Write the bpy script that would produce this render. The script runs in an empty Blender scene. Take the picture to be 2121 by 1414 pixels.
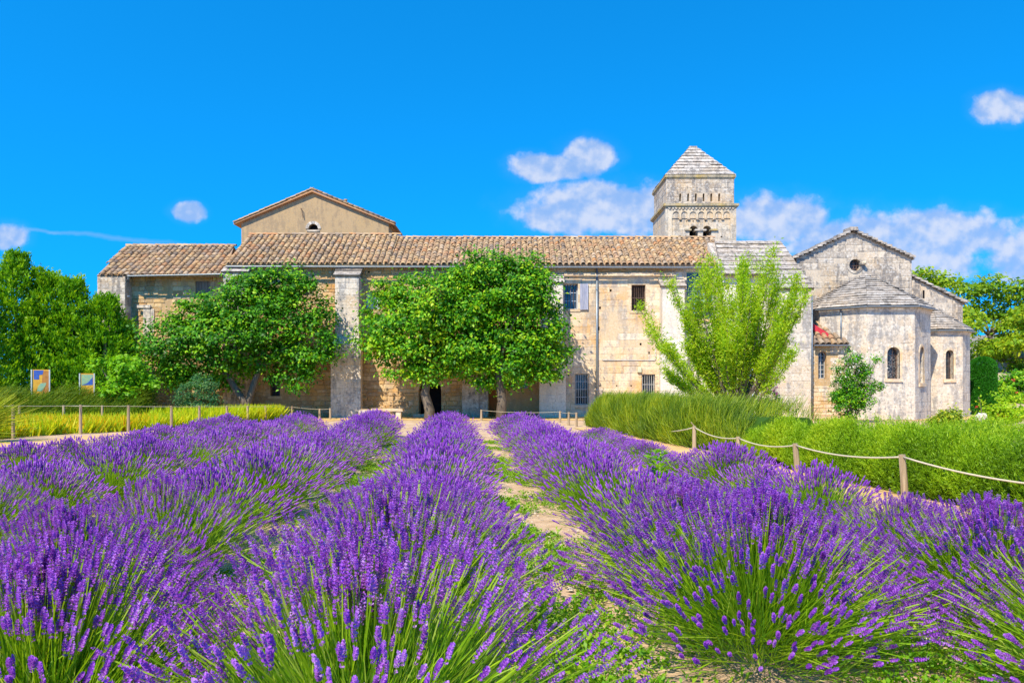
import bpy, math, random
import numpy as np
from mathutils import Vector, Matrix

# ------------------------------------------------------------------ camera, sky, sun
F, CX, HY, CH = 1600.0, 1060.5, 795.0, 1.7          # focal length and horizon in photo pixels, eye height in m
sc = bpy.context.scene
COL = sc.collection
cam_d = bpy.data.cameras.new('camera'); cam = bpy.data.objects.new('camera', cam_d); COL.objects.link(cam)
cam.location = (0, 0, CH); cam.rotation_euler = (math.radians(90), 0, 0)
cam_d.sensor_width = 36; cam_d.lens = F / 2121 * 36; cam_d.shift_y = (HY - 707) / 2121
cam_d.clip_start = 0.05; cam_d.clip_end = 5000
sc.camera = cam

SUN_EL, SUN_AZ = math.radians(47), math.radians(209)   # azimuth clockwise from +Y: behind the camera, to the left
sun_vec = Vector((math.sin(SUN_AZ) * math.cos(SUN_EL), math.cos(SUN_AZ) * math.cos(SUN_EL), math.sin(SUN_EL)))
sun_d = bpy.data.lights.new('sun', 'SUN'); sun = bpy.data.objects.new('sun', sun_d); COL.objects.link(sun)
sun_d.energy = 4.5; sun_d.angle = math.radians(0.53); sun_d.color = (1.0, 0.89, 0.70)
sun.rotation_euler = sun_vec.to_track_quat('Z', 'Y').to_euler()

sc.view_settings.view_transform = 'Standard'; sc.view_settings.look = 'None'
sc.view_settings.exposure = 0.65; sc.view_settings.gamma = 1.0
sc.cycles.max_bounces = 6; sc.cycles.diffuse_bounces = 3; sc.cycles.transparent_max_bounces = 6
sc.cycles.use_denoising = True


class G:
    """small node-tree writer"""
    def __init__(s, nt):
        s.nt = nt; s.nodes = nt.nodes; s.links = nt.links
    def set(s, sock, v):
        if isinstance(v, bpy.types.NodeSocket): s.links.new(v, sock)
        elif isinstance(v, (tuple, list)):
            n = len(sock.default_value); v = tuple(v)
            sock.default_value = (v + (1.0,))[:n] if len(v) < n else v[:n]
        else: sock.default_value = v
    def node(s, t, ins=None, out=0, **props):
        n = s.nodes.new(t)
        for k, v in props.items(): setattr(n, k, v)
        for k, v in (ins or {}).items(): s.set(n.inputs[k], v)
        return n.outputs[out]
    def math(s, op, a, b=0.0, c=None, clamp=False):
        ins = {0: a, 1: b}
        if c is not None: ins[2] = c
        return s.node('ShaderNodeMath', ins, operation=op, use_clamp=clamp)
    def mix(s, f, a, b, blend='MIX'):
        n = s.nodes.new('ShaderNodeMix'); n.data_type = 'RGBA'; n.blend_type = blend
        s.set(n.inputs[0], f); s.set(n.inputs[6], a); s.set(n.inputs[7], b)
        return n.outputs[2]
    def noise(s, scale, detail=5, rough=0.55, vec=None, dist=0.0):
        ins = {'Scale': scale, 'Detail': detail, 'Roughness': rough, 'Distortion': dist}
        if vec is not None: ins['Vector'] = vec
        return s.node('ShaderNodeTexNoise', ins)
    def ramp(s, f, stops, interp='LINEAR'):
        n = s.nodes.new('ShaderNodeValToRGB'); n.color_ramp.interpolation = interp
        e = n.color_ramp.elements
        while len(e) < len(stops): e.new(0.5)
        for el, (p, c) in zip(e, stops):
            el.position = p
            el.color = (c, c, c, 1) if isinstance(c, (int, float)) else (*c, 1)
        s.set(n.inputs[0], f)
        return n.outputs[0]
    def step(s, v, a, b):
        return s.node('ShaderNodeMapRange', {0: v, 1: a, 2: b, 3: 0.0, 4: 1.0}, interpolation_type='SMOOTHSTEP')
    def pos(s, scale=(1, 1, 1)):
        p = s.node('ShaderNodeNewGeometry')
        if scale == (1, 1, 1): return p
        return s.node('ShaderNodeVectorMath', {0: p, 1: scale}, operation='MULTIPLY')


world = bpy.data.worlds.new('World'); sc.world = world; world.use_nodes = True
def build_world():
    nt = world.node_tree; nt.nodes.clear(); g = G(nt)
    d = g.node('ShaderNodeTexCoord', out=0)                       # direction looked in
    sky_dir = g.node('ShaderNodeVectorMath', {0: g.node('ShaderNodeVectorMath', {0: d, 1: (1, 1, 0.9)}, operation='MULTIPLY'), 1: (0, 0, 0.24)}, operation='ADD')
    sky = g.node('ShaderNodeTexSky', {'Vector': sky_dir}, sky_type='NISHITA', sun_disc=False, sun_elevation=SUN_EL,
                 sun_rotation=SUN_AZ, altitude=100, air_density=1.0, dust_density=0.0, ozone_density=4.0)
    sky = g.node('ShaderNodeVectorMath', {0: sky, 1: (0.03, 0.98, 1.45)}, operation='MULTIPLY')
    sep = nt.nodes.new('ShaderNodeSeparateXYZ'); g.set(sep.inputs[0], d)
    x, y, z = sep.outputs
    front = g.math('GREATER_THAN', y, 0.05)
    ys = g.math('MAXIMUM', y, 0.05)
    u = g.math('DIVIDE', x, ys); v = g.math('DIVIDE', z, ys)      # tangents of bearing and elevation
    comb = nt.nodes.new('ShaderNodeCombineXYZ'); g.set(comb.inputs[0], u); g.set(comb.inputs[1], v)
    uv = comb.outputs[0]
    warp = g.noise(21, 5, 0.55, uv, 0.0)
    shade = g.noise(21, 3, 0.5, g.node('ShaderNodeVectorMath', {0: uv, 1: (0.004, -0.012, 0)}, operation='ADD'), 0.0)
    def P(px, py): return (px - CX) / F, (HY - py) / F
    clouds = [(1112, 348, 62, 30), (1160, 346, 70, 27), (1214, 326, 60, 38), (1245, 432, 165, 56), (1150, 450, 80, 32), (1610, 456, 118, 54), (1720, 512, 100, 40), (1840, 494, 180, 58), (1965, 484, 150, 50),
              (2072, 222, 60, 34), (386, 438, 34, 20), (18, 488, 42, 28), (2150, 528, 100, 66), (1850, 545, 200, 46),
              (-420, 470, 260, 70), (2700, 430, 300, 80), (3300, 300, 260, 90)]
    dens = None
    for px, py, a, b in clouds:
        cu, cv = P(px, py); a, b = a * 1.03, b * 1.03
        q = g.node('ShaderNodeVectorMath', {0: uv, 1: (F / a, F / b, 0), 2: (-cu * F / a, -cv * F / b, 0)}, operation='MULTIPLY_ADD')
        r = g.node('ShaderNodeVectorMath', {0: q}, out=1, operation='LENGTH')
        dens = r if dens is None else g.math('SMOOTH_MIN', dens, r, 0.1)
    raw = g.math('ADD', g.math('SUBTRACT', 1.12, dens), g.math('MULTIPLY', g.math('SUBTRACT', warp, 0.5), 1.5))
    body = g.math('MULTIPLY', g.step(raw, -0.04, 0.42), front)
    thin = g.math('MULTIPLY', g.math('MULTIPLY', g.step(g.math('ADD', g.math('SUBTRACT', 1.5, dens), g.math('MULTIPLY', warp, 0.8)), 0.3, 1.9), front), 0.16)
    # vapour trail, a thin slanting streak
    tu = g.math('DIVIDE', g.math('SUBTRACT', u, P(0, 0)[0] - 0.15), 0.42)
    line = g.math('MULTIPLY_ADD', tu, -0.043, P(0, 453)[1] + 0.006)
    off = g.math('ABSOLUTE', g.math('ADD', g.math('SUBTRACT', v, line), g.math('MULTIPLY', g.math('SUBTRACT', warp, 0.5), 0.012)))
    trail = g.math('SUBTRACT', 1.0, g.math('DIVIDE', off, g.math('MULTIPLY_ADD', tu, 0.0035, 0.0016)), clamp=True)
    trail = g.math('MULTIPLY', trail, g.math('MULTIPLY', g.math('MULTIPLY', g.step(tu, 1.02, 0.75), 0.3), front))
    lit = g.step(g.math('ADD', g.math('MULTIPLY', g.math('SUBTRACT', shade, warp), -2.6), g.math('MULTIPLY', raw, 0.25)), -0.25, 0.55)
    ccol = g.mix(lit, (1.6, 2.35, 3.9), (3.0, 3.35, 4.2))
    fac = g.math('MAXIMUM', g.math('MULTIPLY', body, g.math('MULTIPLY_ADD', lit, 0.14, 0.80)), thin)
    col = g.mix(g.math('MAXIMUM', fac, trail), sky, ccol)
    bg = nt.nodes.new('ShaderNodeBackground'); g.set(bg.inputs[0], col); world.cycles.sampling_method = 'MANUAL'; world.cycles.sample_map_resolution = 256; bg.inputs[1].default_value = 0.145
    out = nt.nodes.new('ShaderNodeOutputWorld'); nt.links.new(bg.outputs[0], out.inputs[0])
build_world()

# ------------------------------------------------------------------ helpers
rng = np.random.default_rng(7); random.seed(7)
R = random.uniform
def X(px, D=40.0): return (px - CX) * D / F
def Z(py, D=40.0): return CH + (HY - py) * D / F
def W(px, py, D): return Vector((X(px, D), D, Z(py, D)))

def obj(name, me, parent=None, loc=None, inv=None):
    o = bpy.data.objects.new(name, me); COL.objects.link(o)
    if parent is not None:
        o.parent = parent
        if parent.get('_base') is not None:                       # parts are modelled in world coordinates
            o.matrix_parent_inverse = Matrix.Translation(-Vector(parent['_base']))
    if loc is not None: o.location = loc
    return o
def thing(name, label, cat, base, group=None):
    o = bpy.data.objects.new(name, None); COL.objects.link(o); o.location = base; o['_base'] = tuple(base)
    o.empty_display_size = 0.3
    return tag(o, label, cat, group)
def tag(o, label=None, cat=None, group=None, kind=None):
    for k, v in (('label', label), ('category', cat), ('group', group), ('kind', kind)):
        if v: o[k] = v
    return o

class MB:
    """collects faces into one mesh"""
    def __init__(s): s.v = []; s.f = []; s.m = []; s.r = []
    def add(s, vs, fs, mi=0, rnd=None):
        b = len(s.v); s.v += [tuple(p) for p in vs]
        rnd = R(0, 1) if rnd is None else rnd
        for f in fs: s.f.append([b + i for i in f]); s.m.append(mi); s.r.append(rnd)
    def box(s, a, b, mi=0, M=None, rnd=None, jit=0.0):
        (x0, y0, z0), (x1, y1, z1) = a, b
        vs = [Vector(p) for p in ((x0,y0,z0),(x1,y0,z0),(x1,y1,z0),(x0,y1,z0),(x0,y0,z1),(x1,y0,z1),(x1,y1,z1),(x0,y1,z1))]
        if jit: vs = [p + Vector((R(-jit, jit), R(-jit, jit), R(-jit, jit))) for p in vs]
        if M is not None: vs = [M @ p for p in vs]
        s.add(vs, [(0,3,2,1),(4,5,6,7),(0,1,5,4),(1,2,6,5),(2,3,7,6),(3,0,4,7)], mi, rnd)
    def tube(s, pts, rad, n=8, mi=0, cap=True, wob=0.0):
        pts = [Vector(p) for p in pts]; N = len(pts)
        rad = [rad] * N if isinstance(rad, (int, float)) else rad
        vs = []; up = Vector((0.13, 0.21, 1)).normalized()
        for i, p in enumerate(pts):
            t = (pts[min(i + 1, N - 1)] - pts[max(i - 1, 0)]).normalized()
            a = t.cross(up)
            if a.length < 0.05: a = t.cross(Vector((1, 0, 0)))
            a.normalize(); b = t.cross(a)
            for k in range(n):
                q = 2 * math.pi * k / n; rr = rad[i] * (1 + R(-wob, wob))
                vs.append(p + (a * math.cos(q) + b * math.sin(q)) * rr)
        fs = [(i*n+k, i*n+(k+1)%n, (i+1)*n+(k+1)%n, (i+1)*n+k) for i in range(N-1) for k in range(n)]
        if cap: fs += [tuple(range(n))[::-1], tuple(range((N-1)*n, N*n))]
        s.add(vs, fs, mi)
    def mesh(s, name, mats, smooth=False):
        me = bpy.data.meshes.new(name); me.from_pydata(s.v, [], s.f)
        for m in (mats if isinstance(mats, (list, tuple)) else [mats]): me.materials.append(m)
        if any(s.m): me.polygons.foreach_set('material_index', s.m)
        a = me.attributes.new('rnd', 'FLOAT', 'FACE'); a.data.foreach_set('value', s.r)
        if smooth: me.polygons.foreach_set('use_smooth', [True] * len(s.f))
        return me
    def build(s, name, mats, parent=None, smooth=False): return obj(name, s.mesh(name, mats, smooth), parent)

def np_mesh(name, V, Q, mats, rnd=None, mi=None, smooth=False):
    """quads (M,4) from numpy"""
    me = bpy.data.meshes.new(name); V = np.asarray(V, np.float32); Q = np.asarray(Q, np.int32)
    k = Q.shape[1]
    me.vertices.add(len(V)); me.vertices.foreach_set('co', V.ravel())
    me.loops.add(Q.size); me.loops.foreach_set('vertex_index', Q.ravel())
    me.polygons.add(len(Q)); me.polygons.foreach_set('loop_start', np.arange(0, Q.size, k, dtype=np.int32))
    for m in (mats if isinstance(mats, (list, tuple)) else [mats]): me.materials.append(m)
    if mi is not None: me.polygons.foreach_set('material_index', np.asarray(mi, np.int32))
    if smooth: me.polygons.foreach_set('use_smooth', np.ones(len(Q), bool))
    me.update(calc_edges=True)
    if rnd is not None:
        a = me.attributes.new('rnd', 'FLOAT', 'FACE'); a.data.foreach_set('value', np.asarray(rnd, np.float32))
    return me

# ------------------------------------------------------------------ materials
def material(name, rough=0.85, spec=0.25):
    m = bpy.data.materials.new(name); m.use_nodes = True
    g = G(m.node_tree); b = m.node_tree.nodes['Principled BSDF']
    b.inputs['Roughness'].default_value = rough; b.inputs['Specular IOR Level'].default_value = spec
    return m, g, b
def rnd_value(g):
    a = g.node('ShaderNodeAttribute', out=2, attribute_name='rnd'); o = g.node('ShaderNodeObjectInfo', out=5)
    return g.math('FRACT', g.math('ADD', a, o))
def bump(g, b, h, strength=0.5, dist=0.02):
    g.set(b.inputs['Normal'], g.node('ShaderNodeBump', {'Strength': strength, 'Distance': dist, 'Height': h}))

def stone_mat(name, cols, grey=(.30, .28, .26), grey_amt=0.35, ochre=(.50, .27, .07), ochre_amt=0.2, white_amt=0.2, scale=1.0):
    m, g, b = material(name, 0.92, 0.15); r = rnd_value(g); p = g.pos()
    n = len(cols)
    base = g.ramp(r, [(i / max(n - 1, 1), c) for i, c in enumerate(cols)])
    big = g.noise(0.55 * scale, 5, 0.6, p); mid = g.noise(2.6 * scale, 6, 0.65, p); fine = g.noise(22, 5, 0.7, p)
    streak = g.noise(1.6, 5, 0.6, g.pos((2.2, 2.2, 0.28)))
    spots = g.noise(9 * scale, 4, 0.7, p)
    c = g.mix(g.math('MULTIPLY', g.step(big, 0.47, 0.66), ochre_amt), base, ochre)
    c = g.mix(g.math('MULTIPLY', g.step(g.math('ADD', g.math('MULTIPLY', streak, 0.55), g.math('MULTIPLY', mid, 0.45)), 0.475, 0.575), grey_amt), c, grey)
    c = g.mix(g.math('MULTIPLY', g.step(spots, 0.54, 0.62), white_amt), c, (.74, .71, .66))
    c = g.mix(g.math('MULTIPLY', g.step(spots, 0.44, 0.36), grey_amt * 0.75), c, (.2, .185, .17))
    c = g.mix(0.55, c, g.ramp(fine, [(.25, .62), (.75, 1.28)]), 'MULTIPLY')
    g.set(b.inputs['Base Color'], c)
    bump(g, b, g.math('ADD', g.math('MULTIPLY', fine, 0.5), mid), 0.6, 0.02)
    return m

MAT = {}
MAT['rubble'] = stone_mat('ochre_rubble', [(.56, .33, .12), (.63, .41, .18), (.72, .54, .31), (.42, .25, .10), (.68, .47, .22), (.50, .36, .22)], grey=(.26, .21, .17), grey_amt=.32, ochre=(.60, .28, .05), ochre_amt=.5, white_amt=.22)
MAT['rubble_bed'] = stone_mat('ochre_lime_mortar', [(.48, .31, .14), (.54, .36, .18)], grey=(.26, .20, .14), grey_amt=.32, ochre=(.52, .27, .06), ochre_amt=.5, white_amt=.2)
MAT['ashlar'] = stone_mat('cream_ashlar', [(.70, .54, .35), (.75, .62, .44), (.62, .46, .28), (.77, .66, .50), (.66, .48, .31)], grey=(.33, .30, .28), grey_amt=.62, ochre=(.68, .36, .10), ochre_amt=.65, white_amt=.3)
MAT['ashlar_bed'] = stone_mat('cream_mortar', [(.62, .46, .28), (.66, .50, .33)], grey=(.36, .31, .27), grey_amt=.5, ochre=(.64, .34, .09), ochre_amt=.65, white_amt=.25)
MAT['grey_stone'] = stone_mat('grey_weathered_stone', [(.56, .46, .34), (.38, .33, .28), (.60, .51, .40), (.32, .285, .25), (.66, .57, .46), (.50, .42, .32)], grey=(.18, .165, .155), grey_amt=.8, ochre=(.60, .36, .12), ochre_amt=.4, white_amt=.5)
MAT['slab_edge'] = stone_mat('dark_slab_edge', [(.17, .145, .115), (.12, .105, .085)], grey=(.06, .055, .05), grey_amt=.6, ochre=(.30, .19, .05), ochre_amt=.4, white_amt=.15)  # front edge of each roof slab, coloured darker than its top
MAT['grey_bed'] = stone_mat('grey_mortar', [(.56, .46, .34), (.60, .50, .38)], grey=(.36, .32, .28), grey_amt=.35, ochre_amt=.35, white_amt=.2)
MAT['limewash'] = stone_mat('limewashed_stone', [(.60, .52, .42), (.65, .57, .47), (.55, .46, .36)], grey=(.28, .265, .255), grey_amt=.78, ochre=(.66, .42, .18), ochre_amt=.35, white_amt=.5)
MAT['limewash_bed'] = stone_mat('limewash', [(.61, .53, .43), (.64, .56, .46)], grey=(.30, .285, .275), grey_amt=.75, ochre=(.66, .46, .24), ochre_amt=.35, white_amt=.5)
MAT['white_render'] = stone_mat('white_render', [(.70, .63, .53), (.72, .65, .56)], grey=(.46, .44, .42), grey_amt=.45, ochre=(.66, .47, .25), ochre_amt=.3, white_amt=.4)
MAT['tower_pale'] = stone_mat('pale_tower_stone', [(.62, .53, .40), (.67, .58, .45), (.57, .47, .35)], grey=(.27, .25, .22), grey_amt=.7, ochre=(.62, .38, .13), ochre_amt=.4, white_amt=.4)
MAT['stucco'] = stone_mat('brown_stucco', [(.42, .29, .16), (.44, .31, .17)], grey=(.27, .20, .13), grey_amt=.55, ochre=(.47, .31, .13), ochre_amt=.3, white_amt=.05)
MAT['grey_plaster'] = stone_mat('grey_plaster', [(.47, .43, .36), (.50, .46, .39)], grey=(.36, .34, .31), grey_amt=.4, ochre=(.45, .36, .22), ochre_amt=.4, white_amt=.2)
MAT['slab'] = stone_mat('stone_roof_slab', [(.42, .37, .32), (.50, .45, .40), (.34, .30, .26), (.46, .39, .33)], grey=(.15, .135, .125), grey_amt=.75, ochre=(.46, .30, .13), ochre_amt=.25, white_amt=.42)
MAT['lichen_slab'] = stone_mat('lichened_ledge', [(.40, .34, .24), (.46, .38, .24)], grey=(.20, .18, .13), grey_amt=.7, ochre=(.52, .34, .05), ochre_amt=.7, white_amt=.15, scale=2)

def tile_mat():
    m, g, b = material('clay_roof_tile', 0.9, 0.2); r = rnd_value(g); p = g.pos()
    base = g.ramp(r, [(0, (.40, .25, .13)), (.18, (.53, .37, .20)), (.34, (.25, .175, .115)), (.5, (.48, .29, .14)), (.64, (.30, .235, .175)), (.78, (.47, .23, .10)), (.9, (.52, .39, .26)), (1, (.18, .135, .105))])
    mid = g.noise(3.2, 5, 0.65, p); fine = g.noise(17, 5, 0.7, p); big = g.noise(0.5, 3, 0.5, p)
    c = g.mix(g.math('MULTIPLY', g.step(fine, 0.54, 0.66), 0.55), base, (.30, .26, .23))
    c = g.mix(g.math('MULTIPLY', g.step(mid, 0.60, 0.70), 0.7), c, (.68, .34, .06))
    c = g.mix(g.math('MULTIPLY', g.step(big, 0.5, 0.66), 0.22), c, (.26, .21, .17))
    c = g.mix(0.5, c, g.ramp(fine, [(.3, .65), (.7, 1.25)]), 'MULTIPLY')
    g.set(b.inputs['Base Color'], c); bump(g, b, fine, 0.5, 0.01)
    return m
MAT['tile'] = tile_mat()

def plain(name, col, rough=0.7, spec=0.3, var=0.25, metal=0.0, scale=6):
    m, g, b = material(name, rough, spec); b.inputs['Metallic'].default_value = metal
    n = g.noise(scale, 5, 0.65, g.pos())
    c = g.mix(1.0, col, g.ramp(n, [(.3, 1 - var), (.7, 1 + var)]), 'MULTIPLY')
    g.set(b.inputs['Base Color'], c); bump(g, b, n, 0.25, 0.01)
    return m
MAT['zinc'] = plain('weathered_zinc', (.24, .28, .32), 0.45, 0.5, .15, 0.5)
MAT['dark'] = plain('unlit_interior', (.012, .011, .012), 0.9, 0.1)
MAT['iron'] = plain('rusty_iron', (.13, .08, .06), 0.7, 0.3, .4)
MAT['white_iron'] = plain('pale_painted_iron', (.42, .42, .42), 0.6, 0.3, .2)
MAT['blue_frame'] = plain('pale_blue_painted_wood', (.46, .56, .68), 0.6, 0.3, .2)
MAT['teal_frame'] = plain('teal_painted_wood', (.24, .46, .46), 0.6, 0.3, .2)
MAT['red_sheet'] = plain('red_flashing', (.50, .03, .05), 0.6, 0.3, .2)
MAT['pale_box'] = plain('pale_green_plastic', (.55, .56, .40), 0.5, 0.4, .06)
MAT['curtain'] = plain('white_net_curtain', (.62, .68, .74), 0.9, 0.1, .1)
def wood(name, a, bcol, stretch=(14, 14, 0.9)):
    m, g, b = material(name, 0.8, 0.2); n = g.noise(2.2, 6, 0.7, g.pos(stretch)); r = rnd_value(g)
    c = g.ramp(n, [(.3, a), (.68, bcol)])
    c = g.mix(0.5, c, g.ramp(r, [(0, .7), (1, 1.2)]), 'MULTIPLY')
    g.set(b.inputs['Base Color'], c); bump(g, b, n, 0.5, 0.01); return m
MAT['shutter_blue'] = wood('peeling_blue_shutter', (.17, .20, .34), (.50, .50, .56))
MAT['shutter_brown'] = wood('weathered_brown_shutter', (.15, .11, .085), (.30, .24, .20))
MAT['door_rust'] = wood('rust_orange_door', (.28, .085, .02), (.40, .15, .04))
MAT['post'] = wood('weathered_fence_post', (.22, .15, .085), (.50, .38, .25))
MAT['rope'] = plain('rope', (.58, .50, .36), 0.9, 0.1, .2, scale=60)
MAT['bark'] = wood('tree_bark', (.075, .06, .045), (.24, .19, .14), (6, 6, 2))
MAT['twig'] = wood('shrub_stem', (.10, .07, .045), (.24, .18, .12), (6, 6, 2))
def glass():
    m, g, b = material('dark_window_glass', 0.08, 0.6)
    n = g.noise(1.3, 2, 0.5, g.pos())
    g.set(b.inputs['Base Color'], g.ramp(n, [(.35, (.012, .018, .025)), (.65, (.06, .085, .11))]))
    return m
MAT['glass'] = glass()
def leaded():
    m, g, b = material('leaded_church_glass', 0.2, 0.5)
    v = g.node('ShaderNodeTexVoronoi', {'Vector': g.pos(), 'Scale': 9.0}, feature='DISTANCE_TO_EDGE')
    g.set(b.inputs['Base Color'], g.mix(g.step(v, 0.02, 0.05), (.26, .25, .24), (.022, .024, .030)))
    return m
MAT['leaded'] = leaded()

def leaf_mat(name, cols, trans=0.35, rough=0.5, tint=1.4):
    m, g, b = material(name, rough, 0.3)
    r = g.math('ADD', g.node('ShaderNodeAttribute', out=2, attribute_name='rnd'), g.math('MULTIPLY_ADD', g.node('ShaderNodeObjectInfo', out=5), 0.24, -0.12), clamp=True)
    n = len(cols); c = g.ramp(r, [(i / max(n - 1, 1), q) for i, q in enumerate(cols)])
    g.set(b.inputs['Base Color'], c)
    t = m.node_tree.nodes.new('ShaderNodeBsdfTranslucent')
    g.set(t.inputs[0], g.mix(1.0, c, (tint * 1.15, tint, tint * 0.5), 'MULTIPLY'))
    mx = m.node_tree.nodes.new('ShaderNodeMixShader'); mx.inputs[0].default_value = trans
    m.node_tree.links.new(b.outputs[0], mx.inputs[1]); m.node_tree.links.new(t.outputs[0], mx.inputs[2])
    m.node_tree.links.new(mx.outputs[0], m.node_tree.nodes['Material Output'].inputs[0])
    return m
MAT['leaf'] = leaf_mat('mulberry_leaf', [(.018, .11, .003), (.045, .21, .004), (.10, .34, .005), (.22, .46, .006), (.40, .55, .01)], 0.28)
MAT['leaf_young'] = leaf_mat('young_leaf', [(.12, .34, .006), (.20, .46, .008), (.30, .52, .012)], 0.45)
MAT['leaf_almond'] = leaf_mat('almond_leaf', [(.18, .38, .006), (.28, .50, .01), (.40, .58, .015), (.52, .62, .04)], 0.5)
MAT['leaf_dark'] = leaf_mat('bluish_shrub_leaf', [(.015, .08, .03), (.025, .13, .05), (.06, .2, .06), (.16, .30, .09)])
MAT['leaf_conifer'] = leaf_mat('conifer_spray', [(.03, .15, .004), (.09, .29, .005), (.21, .45, .006), (.40, .58, .01)], 0.4)
MAT['leaf_far'] = leaf_mat('far_tree_leaf', [(.11, .26, .008), (.20, .36, .01), (.33, .46, .012), (.45, .50, .02)], 0.4)
MAT['leaf_topiary'] = leaf_mat('clipped_yew', [(.015, .13, .005), (.025, .18, .006), (.04, .24, .008)], 0.2)
MAT['broom'] = leaf_mat('broom_stem', [(.06, .13, .005), (.14, .24, .007), (.28, .37, .01), (.46, .48, .02)], 0.3)
MAT['broom_dark'] = leaf_mat('dark_broom_stem', [(.05, .12, .005), (.09, .18, .006), (.16, .25, .01), (.30, .34, .02)], 0.25)
MAT['rosemary'] = leaf_mat('rosemary_sprig', [(.05, .13, .005), (.14, .28, .006), (.27, .46, .01), (.44, .58, .02)], 0.38)
MAT['iris'] = leaf_mat('iris_blade', [(.18, .38, .01), (.36, .55, .012), (.54, .62, .015), (.66, .58, .02)], 0.45)
MAT['iris_dry'] = leaf_mat('yellowing_iris_blade', [(.42, .50, .012), (.66, .54, .015), (.76, .46, .02), (.72, .27, .015)], 0.45)
MAT['weed'] = leaf_mat('weed_leaf', [(.08, .26, .006), (.14, .36, .008), (.24, .44, .012), (.36, .48, .03)], 0.4)
MAT['lav_stem'] = leaf_mat('lavender_stem', [(.13, .28, .008), (.22, .42, .010), (.34, .54, .015), (.42, .54, .10)], 0.4)
MAT['lav_leaf'] = leaf_mat('lavender_foliage', [(.07, .19, .010), (.13, .30, .012), (.22, .38, .04)], 0.35)
MAT['lav_flower'] = leaf_mat('lavender_flower', [(.16, .032, .40), (.27, .056, .57), (.385, .095, .72), (.49, .175, .80), (.61, .37, .84)], 0.35, 0.6, 1.05)
MAT['pink'] = leaf_mat('pink_petal', [(.65, .05, .30), (.75, .12, .42)], 0.3)
MAT['white_petal'] = leaf_mat('white_petal', [(.75, .75, .70), (.8, .8, .78)], 0.3)
MAT['red_petal'] = leaf_mat('red_petal', [(.55, .02, .04), (.65, .06, .05)], 0.2)

def soil_mat():
    m, g, b = material('sandy_soil', 0.95, 0.1); p = g.pos()
    big = g.noise(0.35, 4, 0.6, p); mid = g.noise(2.4, 6, 0.65, p); fine = g.noise(28, 5, 0.75, p)
    c = g.ramp(mid, [(.3, (.46, .30, .17)), (.5, (.60, .42, .27)), (.7, (.70, .53, .37))])
    c = g.mix(g.math('MULTIPLY', g.step(big, .5, .68), .5), c, (.56, .38, .17))
    c = g.mix(.65, c, g.ramp(fine, [(.25, .6), (.75, 1.25)]), 'MULTIPLY')
    g.set(b.inputs['Base Color'], c)
    bump(g, b, g.math('ADD', g.math('MULTIPLY', fine, .35), mid), 0.8, 0.05)
    return m
MAT['soil'] = soil_mat()
def path_mat():
    m, g, b = material('golden_gravel_path', 0.95, 0.1); p = g.pos()
    mid = g.noise(1.4, 6, 0.65, p); fine = g.noise(40, 4, 0.75, p)
    c = g.ramp(mid, [(.3, (.62, .38, .14)), (.7, (.78, .54, .26))])
    c = g.mix(.6, c, g.ramp(fine, [(.25, .65), (.75, 1.2)]), 'MULTIPLY')
    g.set(b.inputs['Base Color'], c); bump(g, b, fine, 0.6, 0.02)
    return m
MAT['path'] = path_mat()
MAT['dry_bank'] = stone_mat('dry_stony_bank', [(.52, .40, .26), (.56, .44, .30)], grey=(.36, .32, .22), grey_amt=.4, ochre=(.50, .30, .08), ochre_amt=.5, white_amt=.25)

# ------------------------------------------------------------------ masonry
def plane(p0, u):
    """local x along the wall, local -y outwards, local z up"""
    u = Vector(u).normalized(); v = Vector((0, 0, 1)); inw = v.cross(u)
    return Matrix(((u.x, inw.x, v.x, p0[0]), (u.y, inw.y, v.y, p0[1]), (u.z, inw.z, v.z, p0[2]), (0, 0, 0, 1)))
def front(D): return plane((0, D, 0), (1, 0, 0))

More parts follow.
